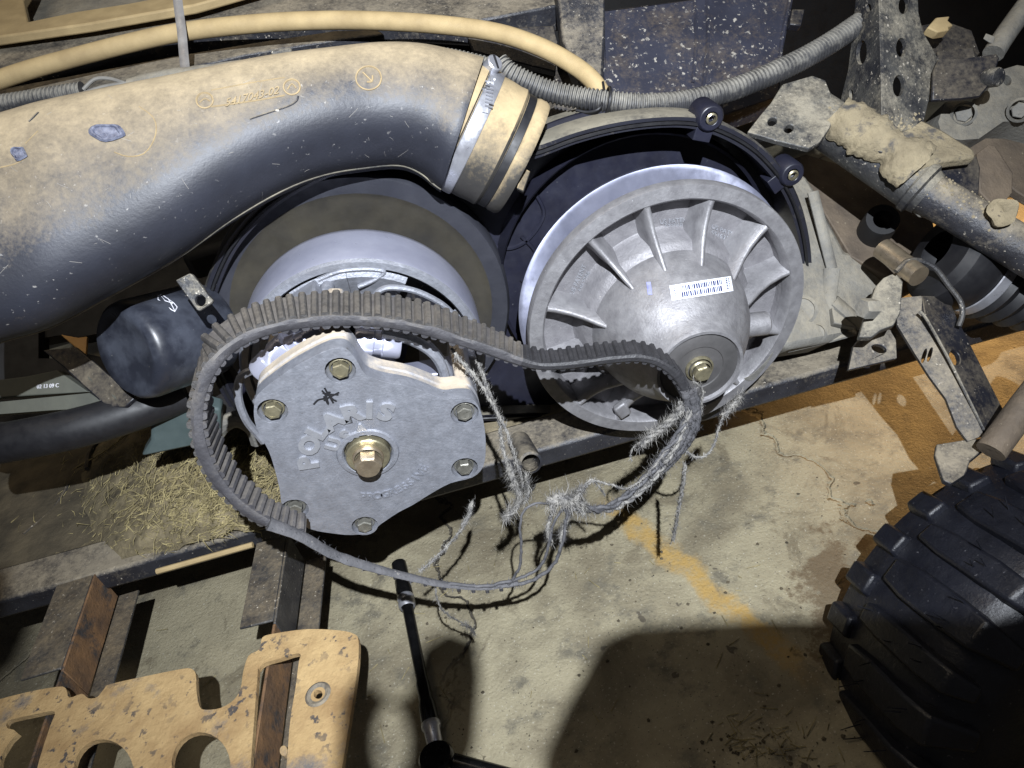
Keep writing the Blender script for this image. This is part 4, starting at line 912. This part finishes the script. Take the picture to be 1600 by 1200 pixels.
q = ring3(D(949, 158, .70), .0122, R3 @ V((.98, .1, .1)), 24); tag(MB().tube(q + q[:1], .0016, 6).build("cable_tie", "black", None, base=q[0]), "black cable tie round the loom at the hose end", "cable tie")
q = [D(942, 128, .705), D(944, 145, .70), D(938, 168, .69), D(920, 175, .695), D(900, 172, .70)]; tag(MB().tube(sm(q, 4), .0013, 6).build("tie_tail", "black", None, base=q[0]), "loose curled tail of a cable tie under the loom", "cable tie")
# ------------------------------------------------------------------ right: post, tubes, brackets, gearbox
PO = thing("bracket_post", "tall folded steel post with oval holes at the top right", "frame post", D(1385, 200, .72))
dpl("left_face", "frame_grey", [(1340, -50), (1337, 0), (1331, 60), (1325, 110), (1315, 150), (1309, 185), (1330, 205), (1378, 215), (1376, 100), (1373, 0), (1372, -50)], ((1337, 0, .735), (1373, 0, .70), (1378, 200, .69)), .004, parent=PO, holes=[(1346, 82, 8, 19, .08), (1357, 12, 4, 6), (1330, 148, 3, 8)])
dpl("right_face", "frame_grey", [(1374, -50), (1375, 0), (1378, 100), (1380, 215), (1442, 195), (1450, 160), (1464, 132), (1467, 95), (1457, 76), (1442, 50), (1435, 20), (1432, -50)], ((1375, 0, .70), (1380, 200, .69), (1450, 100, .715)), .004, parent=PO, holes=[(1412, 8, 8, 14, .1), (1408, 74, 8, 15, .05), (1404, 134, 9, 17, .05)])
o, f, n_ = dpl("pierced_bracket", "frame_grey", [(1168, 206), (1188, 180), (1205, 160), (1222, 132), (1270, 118), (1290, 125), (1300, 150), (1306, 175), (1298, 198), (1282, 222), (1264, 232), (1215, 220)], ((1168, 206, .70), (1270, 118, .725), (1264, 232, .69)), .006, "bent grey bracket with two holes left of the tall post", "bracket", holes=[(1207, 190, 8, 6, -.6), (1233, 201, 8, 6, -.6)])
q0 = D(1270, 178, .735); q1 = D(1434, 292, .70)
TB = thing("cross_tube", "mud caked cross tube running down to the right edge", "frame tube", q0)
dd = (q1 - q0).normalized()
mb = MB().lathe([(.0235, 0), (.0240, .02), (.0235, (q1 - q0).length), (.018, (q1 - q0).length)], q0, dd, n=36); mb.build("sleeve", "frame_grey", TB)
mb = MB().lathe([(.0238, -.004), (.0256, -.002), (.0256, .004), (.0222, .006), (.0212, .012)], q1, dd, n=36); mb.build("end_collar", "frame_grey", TB)
q2 = D(1680, 440, .655)
MB().lathe([(.0195, -.02), (.0195, (q2 - q1).length)], q1, (q2 - q1), n=36).build("inner_tube", "frame", TB)
p = D(1566, 330, .650); MB().lathe([(.012, 0), (.0125, .003), (.009, .0045), (0, .005)], p, (CAM - p), n=24).build("mud_patch", "mud", TB, noise=.006, nsc=70)
o, f, n_ = dpl("gusset_plate", "mud", [(1385, 205), (1395, 180), (1440, 185), (1470, 200), (1520, 232), (1524, 243), (1470, 250), (1436, 262), (1415, 275), (1395, 260)], ((1385, 205, .70), (1520, 235, .685), (1436, 262, .675)), .012, "mud covered gusset plate at the foot of the tall post", "frame plate", bev=.003, noise=.002)
dpl("hanger_plate", "frame_dark", [(1448, 262), (1470, 252), (1526, 243), (1532, 262), (1528, 330), (1500, 310)], ((1448, 262, .70), (1526, 243, .705), (1528, 330, .69)), .008, "dark plate hanging under the muddy gusset", "frame plate")
mb = MB()
for j in range(48):
    mb_ring = []
    t = j / 47
    c = D(1300 + 130 * t, 178 + 84 * t, .715 - .035 * t)
    ed = 1 + .38 * MN.noise(c * 70) + .15 * MN.noise(c * 260)
    mb_ring = [c + (R3 @ V((0, 0, 1))) * (-.0225 * (1 - .22 * max(0, (t - .86) / .14) - .2 * max(0, (.1 - t) / .1)) * cos(a)) * (1 + .16 * MN.noise(c * 60 + V((a, 0, 0))) + .10 * MN.noise(c * 220 + V((a * 6, 0, 0)))) + dd.cross(R3 @ V((0, 0, 1))) * (.0215 * ed * sin(a)) + MN.noise_vector(c * 260 + V((a * 5, 0, 0))) * .0012 for a in [k * pi / 24 - pi / 2 for k in range(25)]]
    mb.v += mb_ring
    if j:
        o_ = len(mb.v) - 50
        for k in range(24): mb.f.append((o_ + k, o_ + k + 1, o_ + 26 + k, o_ + 25 + k))
tag(mb.build("mud_crust", "mud", None, base=D(1360, 220, .7), ang=2), "crust of dried tan mud on top of the cross tube", "mud", kind="stuff")
CV_ = thing("clevis", "dark clevis bracket with a grey bolt right of the tall post", "clevis", D(1510, 120, .70))
dpl("front_plate", "frame_dark", [(1456, 156), (1458, 110), (1466, 92), (1500, 92), (1558, 84), (1562, 90), (1552, 125), (1532, 150), (1500, 154)], ((1456, 156, .70), (1466, 92, .71), (1558, 86, .705)), .004, parent=CV_)
dpl("rear_plate", "frame_dark", [(1464, 96), (1464, 80), (1522, 74), (1526, 92)], ((1456, 156, .735), (1466, 92, .745), (1558, 86, .74)), .004, parent=CV_)
bx = (R3 @ V((.35, .25, -.9))).normalized(); p = D(1546, 122, .70)
MB().lathe([(.0080, -.004), (.0088, -.002), (.0088, .008), (.0078, .010), (0, .0105)], p, bx, n=24).build("clevis_bolt", "frame_grey", CV_)
q = [D(1552, 84, .715), D(1575, 48, .72), D(1625, -20, .73)]; tag(MB().tube(sm(q, 3), [.0085] * 2 + [.0105] * 20, 18).build("strut_rod", "case", None, base=q[0]), "pale dusty strut rod rising from the clevis to the corner", "rod") if False else tag(MB().tube(sm(q, 3), .0098, 18).build("strut_rod", "case", None, base=q[0]), "pale dusty strut rod rising from the clevis to the corner", "rod")
dpl("paper_tag", "case", [(1537, 60), (1541, 52), (1555, 57), (1552, 68), (1546, 66)], ((1537, 60, .71), (1541, 52, .71), (1555, 57, .71)), .001, "small pale tab on the strut rod end", "tab")
dpl("torn_foam", "hose", [(1448, 45), (1462, 28), (1485, 25), (1482, 32), (1491, 40), (1483, 42), (1484, 48), (1465, 52)], ((1448, 45, .74), (1485, 25, .745), (1484, 48, .74)), .01, "torn cream foam scrap behind the tall post", "scrap", noise=.002)
dpl("shock_mount", "frame_dark", [(1438, 40), (1480, 30), (1520, 45), (1535, 90), (1470, 100), (1445, 70)], ((1438, 40, .79), (1520, 40, .80), (1470, 100, .78)), .04, "dark pitted mount block behind the clevis", "mount", noise=.004)
dpl("hub_casting", "case", [(1462, 190), (1475, 160), (1500, 155), (1530, 165), (1560, 110), (1590, 100), (1640, 110), (1640, 200), (1600, 190), (1570, 190), (1530, 215), (1500, 218), (1470, 215)], ((1475, 160, .75), (1590, 100, .77), (1530, 215, .74)), .03, "grey casting with two recessed bolts below the clevis", "casting", holes=[(1574, 123, 7, 8)], noise=.003)
for k, (x, y) in enumerate(((1506, 178), (1594, 172))):
    p = D(x, y, .742); mb = MB().lathe([(.012, -.01), (.012, .004), (.0095, .006), (.009, .001)], p, CAM - p, n=20); hexhead(mb, p + (CAM - p).normalized() * .0, .008, .004, axis=CAM - p); tag(mb.build("casting_bolt", "case", None, base=p), ["recessed hex bolt in the casting below the clevis", "recessed hex bolt at the right edge of the casting"][k], "bolt")
dpl("brown_guard", "case_warm", [(1470, 215), (1530, 212), (1600, 185), (1640, 190), (1640, 330), (1590, 300), (1530, 250)], ((1470, 215, .77), (1600, 185, .79), (1590, 300, .75)), .01, "brown dusty guard panel behind the cross tube", "guard")
dpl("rust_plate", "case_warm", [(1526, 240), (1545, 226), (1556, 228), (1584, 270), (1584, 300), (1560, 330), (1530, 300)], ((1526, 240, .715), (1556, 228, .72), (1560, 330, .70)), .01, "flaking brown round plate behind the cross tube", "plate", noise=.002)
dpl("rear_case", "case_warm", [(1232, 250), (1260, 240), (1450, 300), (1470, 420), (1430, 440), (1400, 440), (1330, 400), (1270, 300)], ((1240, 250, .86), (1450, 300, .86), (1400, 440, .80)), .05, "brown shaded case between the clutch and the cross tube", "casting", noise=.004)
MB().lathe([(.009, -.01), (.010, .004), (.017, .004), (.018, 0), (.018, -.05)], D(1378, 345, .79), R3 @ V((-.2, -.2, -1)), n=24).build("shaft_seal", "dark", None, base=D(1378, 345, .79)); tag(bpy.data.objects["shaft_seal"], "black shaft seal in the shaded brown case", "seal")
GX = thing("gearbox", "dusty grey gearbox casting at the right edge of the driven clutch", "gearbox", D(1320, 480, .82))
dpl("case_wall", "case", [(1200, 300), (1258, 268), (1278, 300), (1300, 345), (1322, 392), (1340, 396), (1385, 424), (1400, 440), (1370, 470), (1350, 505), (1300, 532), (1230, 545), (1200, 520)], ((1200, 300, 0.805), (1278, 300, 0.820), (1300, 532, 0.780)), .05, parent=GX, bev=.006, noise=.003)
for (x, y, r) in ((1253, 485, .016), (1275, 520, .011)):
    p = D(x, y, 0.783); MB().lathe([(r, -.01), (r, .002), (r * .8, .004), (r * 0.795, .0015), (0, .0015)], p, CAM - p, n=24).build("boss", "case", GX)
for px, r in (([(1300, 420), (1296, 450), (1290, 490), (1275, 520)], .007), ([(1302, 470), (1325, 490), (1345, 508)], .008), ([(1270, 300), (1285, 360), (1300, 420)], .005), ([(1228, 545), (1280, 533), (1335, 518)], .005)):
    MB().tube(sm([D(x, y, 0.793) for x, y in px], 5), r * 1.2, 10, flat=.6).build("cast_web", "case", GX)
dpl("web_fin", "case", [(1300, 480), (1340, 512), (1304, 505)], ((1300, 480, 0.780), (1340, 512, 0.775), (1304, 505, 0.775)), .01, parent=GX)
BR = thing("rear_bracket", "twisted dirty steel bracket arm leading down to the tyre", "bracket", D(1470, 560, .70))
dpl("left_face", "frame", [(1400, 466), (1440, 462), (1446, 500), (1480, 560), (1510, 620), (1538, 680), (1512, 690), (1495, 667), (1478, 623), (1452, 588), (1431, 555), (1402, 508)], ((1400, 466, .72), (1440, 462, .715), (1512, 690, .67)), .005, parent=BR, holes=[(1444, 556, 3, 12, .3), (1453, 554, 3, 12, .3)])
dpl("right_face", "frame_dark", [(1441, 462), (1482, 463), (1493, 491), (1532, 569), (1568, 640), (1541, 684), (1512, 620), (1481, 558), (1447, 500)], ((1441, 462, .715), (1482, 463, .73), (1541, 684, .67)), .005, parent=BR, holes=[(1492, 559, 8, 12, -.4)])  # darker paint stands in for the unlit side of the fold
q = sm([D(x, y, .6980 - .028 * (y - 480) / 190) for x, y in ((1437, 486), (1450, 502), (1480, 556), (1510, 617), (1537, 672))], 5); MB().tube(q, .0015, 8).build("weld_bead", "frame_grey", BR, noise=.0006)
dpl("foot_tab", "frame", [(1463, 694), (1506, 687), (1538, 684), (1540, 700), (1516, 720), (1509, 741), (1486, 756), (1474, 750), (1461, 710)], ((1463, 694, .675), (1506, 687, .675), (1486, 756, .645)), .006, parent=BR)
dpl("hook_bracket", "frame_grey", [(1340, 527), (1352, 490), (1360, 470), (1368, 448), (1380, 435), (1400, 426), (1411, 440), (1407, 490), (1396, 510), (1375, 517), (1360, 528)], ((1340, 527, .70), (1400, 426, .72), (1396, 510, .70)), .008, "curled scratched hook bracket beside the gearbox", "bracket", noise=.002)
p = D(1364, 482, .695); mb = MB(); hexhead(mb, p, .010, .014, axis=R3 @ V((-1, .05, -.4))); tag(mb.build("bracket_bolt", "case", None, base=p), "dusty hex bolt head in the curled hook bracket", "bolt")
dpl("rail_bracket", "rust_plate" if False else "frame", [(1326, 578), (1334, 540), (1350, 520), (1385, 512), (1400, 520), (1402, 560), (1370, 568)], ((1326, 578, .735), (1350, 520, .745), (1402, 560, .735)), .006, "rusty bracket plate welded to the rail end", "bracket", holes=[(1374, 545, 12, 6, .3)])
q = [D(1378, 388, .735), D(1405, 408, .72), D(1436, 432, .70)]; mb = MB().tube(q, .0105, 20); tag(mb.build("pivot_tube", "goldbolt", None, base=q[2]), "short dull brass pivot tube above the twisted bracket", "tube")
q = sm([D(x, y, .705) for x, y in ((1400, 424), (1418, 408), (1440, 408), (1462, 420), (1482, 446), (1500, 470), (1504, 490), (1498, 510))], 5); tag(MB().tube(q, .0026, 8).build("bracket_lip", "arm", None, base=q[0]), "bent steel lip curving over the pivot tube", "bracket")
ca = (R3 @ V((.80, .38, .12))).normalized(); cc = D(1478, 398, .735)
CB = thing("shaft_boot", "glossy black rubber drive shaft boot under the cross tube", "rubber boot", cc)
MB().lathe([(.02, -.012), (.042, -.008), (.050, 0), (.051, .012), (.046, .03), (.043, .036)], cc, ca, n=48).build("boot_bell", "black", CB)
MB().lathe([(.0435, .036), (.0445, .037), (.0445, .046), (.0435, .047)], cc, ca, n=48).build("boot_band", "steel", CB)
for k in range(4): MB().lathe([(.040 - .004 * k, .047 + .018 * k), (.044 - .004 * k, .055 + .018 * k), (.036 - .004 * k, .065 + .018 * k)], cc, ca, n=40).build("boot_fold", "black", CB)
q = [D(1690, 520, .66), D(1600, 635, .65), D(1548, 706, .645)]; tag(MB().tube(q, .0125, 16).build("rusty_rod", "case_warm", None, base=q[2]), "rusty rod between the twisted bracket and the tyre", "rod")
q = [D(1540, 320, .70), D(1640, 420, .68)]; tag(MB().tube(q, .004, 8).build("brake_pipe", "frame_grey", None, base=q[0]), "thin pipe running just below the cross tube", "pipe")
# ------------------------------------------------------------------ tyre at the lower right
ta = (R3 @ V((.10, .22, -.97))).normalized(); tc = D(1690, 1080, .72); RT = .222; TS = 1.09
TY = thing("tyre", "new black off road tyre with deep lugs at the lower right", "tyre", tc)
te1 = ta.orthogonal().normalized(); te2 = ta.cross(te1)
MB().lathe([(0.1090, .070), (0.1363, .085), (0.1799, .088), (0.2071, .078), (0.2213, .060), (0.2256, .03), (0.2267, 0), (0.2256, -.04), (0.2213, -.075), (0.1962, -.1), (0.1090, -.09)], tc, ta, n=96).build("carcass", "tyre", TY)
MB().lathe([(0, .04), (0.0654, .045), (0.1036, .055), (0.1123, .072), (0.1145, .078), (0.1177, .074), (0.1155, .0)], tc, ta, n=64).build("rim", "dark", TY)
NL = 30
for k in range(NL):
    a = 2 * pi * k / NL
    def TP(r, h, t): return tc + ta * h + (te1 * cos(a + t) + te2 * sin(a + t)) * (r if r < .209 else .209 + (r - .209) * .45) * TS
    big = k % 2 == 0
    w0 = .080 if big else .062
    mb = MB()
    mb.loft([[TP(r, h, s_ * w0) for r, h, s_ in sec] for sec in (
        [(.168 if big else .185, .086, -.72), (.168 if big else .185, .086, .72), (.17 if big else .186, .094, .55), (.17 if big else .186, .094, -.55)],
        [(.196, .066, -.95), (.196, .066, .95), (.208, .082, .8), (.208, .082, -.8)],
        [(.204, .045, -1), (.204, .045, 1), (.2205, .056, .85), (.2205, .056, -.85)],
        [(.205, .0, -1.0), (.205, .0, 1.0), (.222, .0, .85), (.222, .0, -.85)],
        [(.204, -.03, -.8), (.204, -.03, .8), (.221, -.03, .65), (.221, -.03, -.65)])])
    mb.build("tread_lug", "tyre", TY, bev=.003, ang=.5)
    mb = MB()
    mb.loft([[TP(r, h, s_) for r, h, s_ in sec] for sec in ([(.204, -.04, .05), (.204, -.04, .17), (.221, -.04, .155), (.221, -.04, .065)], [(.203, -.075, .05), (.203, -.075, .17), (.219, -.075, .155), (.219, -.075, .065)])])
    mb.build("centre_lug", "tyre", TY, bev=.003)
    for s_ in (-.8, -.45, -.1, .3, .7):
        if random.random() < .85:
            p = TP(.2215, random.uniform(-.02, .07), s_ * w0); d = (p - tc); d = (d - ta * d.dot(ta)).normalized() + ta * random.uniform(-.1, .5); l = random.uniform(.009, .022)
            MB().tube([p, p + d * l * .5, p + d * l + V((0, 0, random.uniform(-.002, .002)))], [.0007, .0006, .0004], 5).build("rubber_nub", "tyre", TY)
# ------------------------------------------------------------------ bits lying on the floor
fb = MB()
for _ in range(240):
    x = random.uniform(560, 1340); y = random.uniform(700, 1200)
    if random.random() < .25: x = random.gauss(1190, 50); y = random.gauss(1165, 22)
    p = H(x, y, ZF + .0012); r = random.choice((.0006, .0009, .0013, .0022)); k = [p + V((cos(t) * r * random.uniform(.6, 1.3), sin(t) * r * random.uniform(.6, 1.3), 0)) for t in (0, 1.3, 2.5, 3.8, 5)]
    fb.add(k + [p + V((0, 0, r * .9))], [(0, 1, 5), (1, 2, 5), (2, 3, 5), (3, 4, 5), (4, 0, 5)])
tag(fb.build("floor_grit", "dirt_dark", None, base=H(900, 950, ZF), smooth=False), "scattered grit and crumbs on the concrete", kind="stuff")
fs_ = MB()
for _ in range(110):
    x = random.uniform(240, 1330); y = random.uniform(880, 1200)
    if _ > 60: x = random.gauss(1195, 45); y = random.gauss(1160, 22)
    p = H(x, y, ZF + .0015); a = random.uniform(0, 6.3); l = random.uniform(.005, .022); d = V((cos(a), sin(a), random.uniform(0, .25))) * l; n_ = V((-sin(a), cos(a), 0)) * .0005
    fs_.add([p - n_, p + n_, p + d + n_ * .6, p + d - n_ * .6, p + V((0, 0, .0007)), p + d + V((0, 0, .0006))], [(0, 1, 2, 3), (0, 4, 5, 3), (1, 4, 5, 2)])
tag(fs_.build("floor_straw", "straw", None, base=H(900, 950, ZF), smooth=False), "stray straw bits on the concrete floor", kind="stuff")
o, f, n_ = dpl("lit_floor_plate", "litfloor", [(94, 522), (122, 527), (136, 525), (134, 553), (124, 548)], ((94, 522, .80), (136, 525, .80), (130, 553, .79)), .004, "small added orange plate standing in for warm lit floor", "tab")  # added plate, coloured like lamplit floor seen through the gap
# crumbs of mud stuck round the foot of the post and along the tube
cb = MB(); trs = [bvh(q) for q in TB.children if q.name.startswith(("sleeve", "inner_tube"))] + [bvh(q) for q in PO.children]
for _ in range(760):
    if _ < 420: t_ = random.random(); x = 1285 + 300 * t_ + random.gauss(0, 16); y = 185 + 165 * t_ + random.gauss(-8, 14)
    else: x = random.gauss(1400, 34); y = random.gauss(203, 11)
    best = None
    for t_ in trs:
        q = hit(t_, x, y, 0)
        if q and (best is None or (q - CAM).length < (best - CAM).length): best = q
    if best is None: continue
    r = random.choice((.0006, .0008, .0011, .0018)); vd = (CAM - best).normalized(); e1 = vd.orthogonal().normalized(); e2 = vd.cross(e1)
    k = [best + (e1 * cos(a) + e2 * sin(a)) * r * random.uniform(.6, 1.3) for a in (0, 1.2, 2.4, 3.7, 5)]
    cb.add(k + [best + vd * r * random.uniform(.5, 1)], [(0, 1, 5), (1, 2, 5), (2, 3, 5), (3, 4, 5), (4, 0, 5)])
tag(cb.build("mud_crumbs", "mud", None, base=D(1400, 200, .7), ang=2), "crumbs of dried mud on the post foot and tube", kind="stuff")
dpl("notch_bracket", "case", [(1428, 322), (1440, 309), (1452, 312), (1455, 323), (1463, 323), (1468, 315), (1494, 330), (1490, 335), (1440, 333)], ((1428, 322, .705), (1452, 312, .71), (1490, 335, .70)), .006, "pale notched bracket tucked under the cross tube", "bracket", noise=.001)
dpl("weld_gusset", "frame_grey", [(1318, 205), (1345, 200), (1378, 214), (1380, 236), (1350, 228), (1325, 216)], ((1318, 205, .70), (1378, 214, .685), (1350, 228, .685)), .008, parent=PO, noise=.002)
sb2 = MB(); rnd = random.Random(3)
for _ in range(50):
    x = rnd.uniform(10, 660); y = rnd.uniform(140, 430) - .22 * max(0, x - 150) * .4; a = rnd.gauss(.4, .9); l = rnd.choice((5, 8, 12, 20))
    drape_line(sb2, tdu, [(x, y), (x + l * .5 * cos(a) + rnd.uniform(-1, 1), y + l * .5 * sin(a)), (x + l * cos(a), y + l * sin(a))], .00014, 0, 4, 2)
sb2.build("fine_scratches", mat("pale_scratch", (.30, .28, .25), (.16, .15, .14), 60, .7), DU)["kind"] = "stuff"
for px in ([(218, 165), (236, 180), (246, 200), (240, 222), (224, 240), (200, 246), (180, 238)], [(60, 205), (48, 215), (40, 226)], [(40, 247), (22, 256), (2, 262)]):
    m2 = MB(); drape_line(m2, tdu, [(x + rnd.uniform(-2, 2), y + rnd.uniform(-2, 2)) for x, y in px], .0006, -.0002, 5, 3); m2.build("dust_crack", "mark", DU)
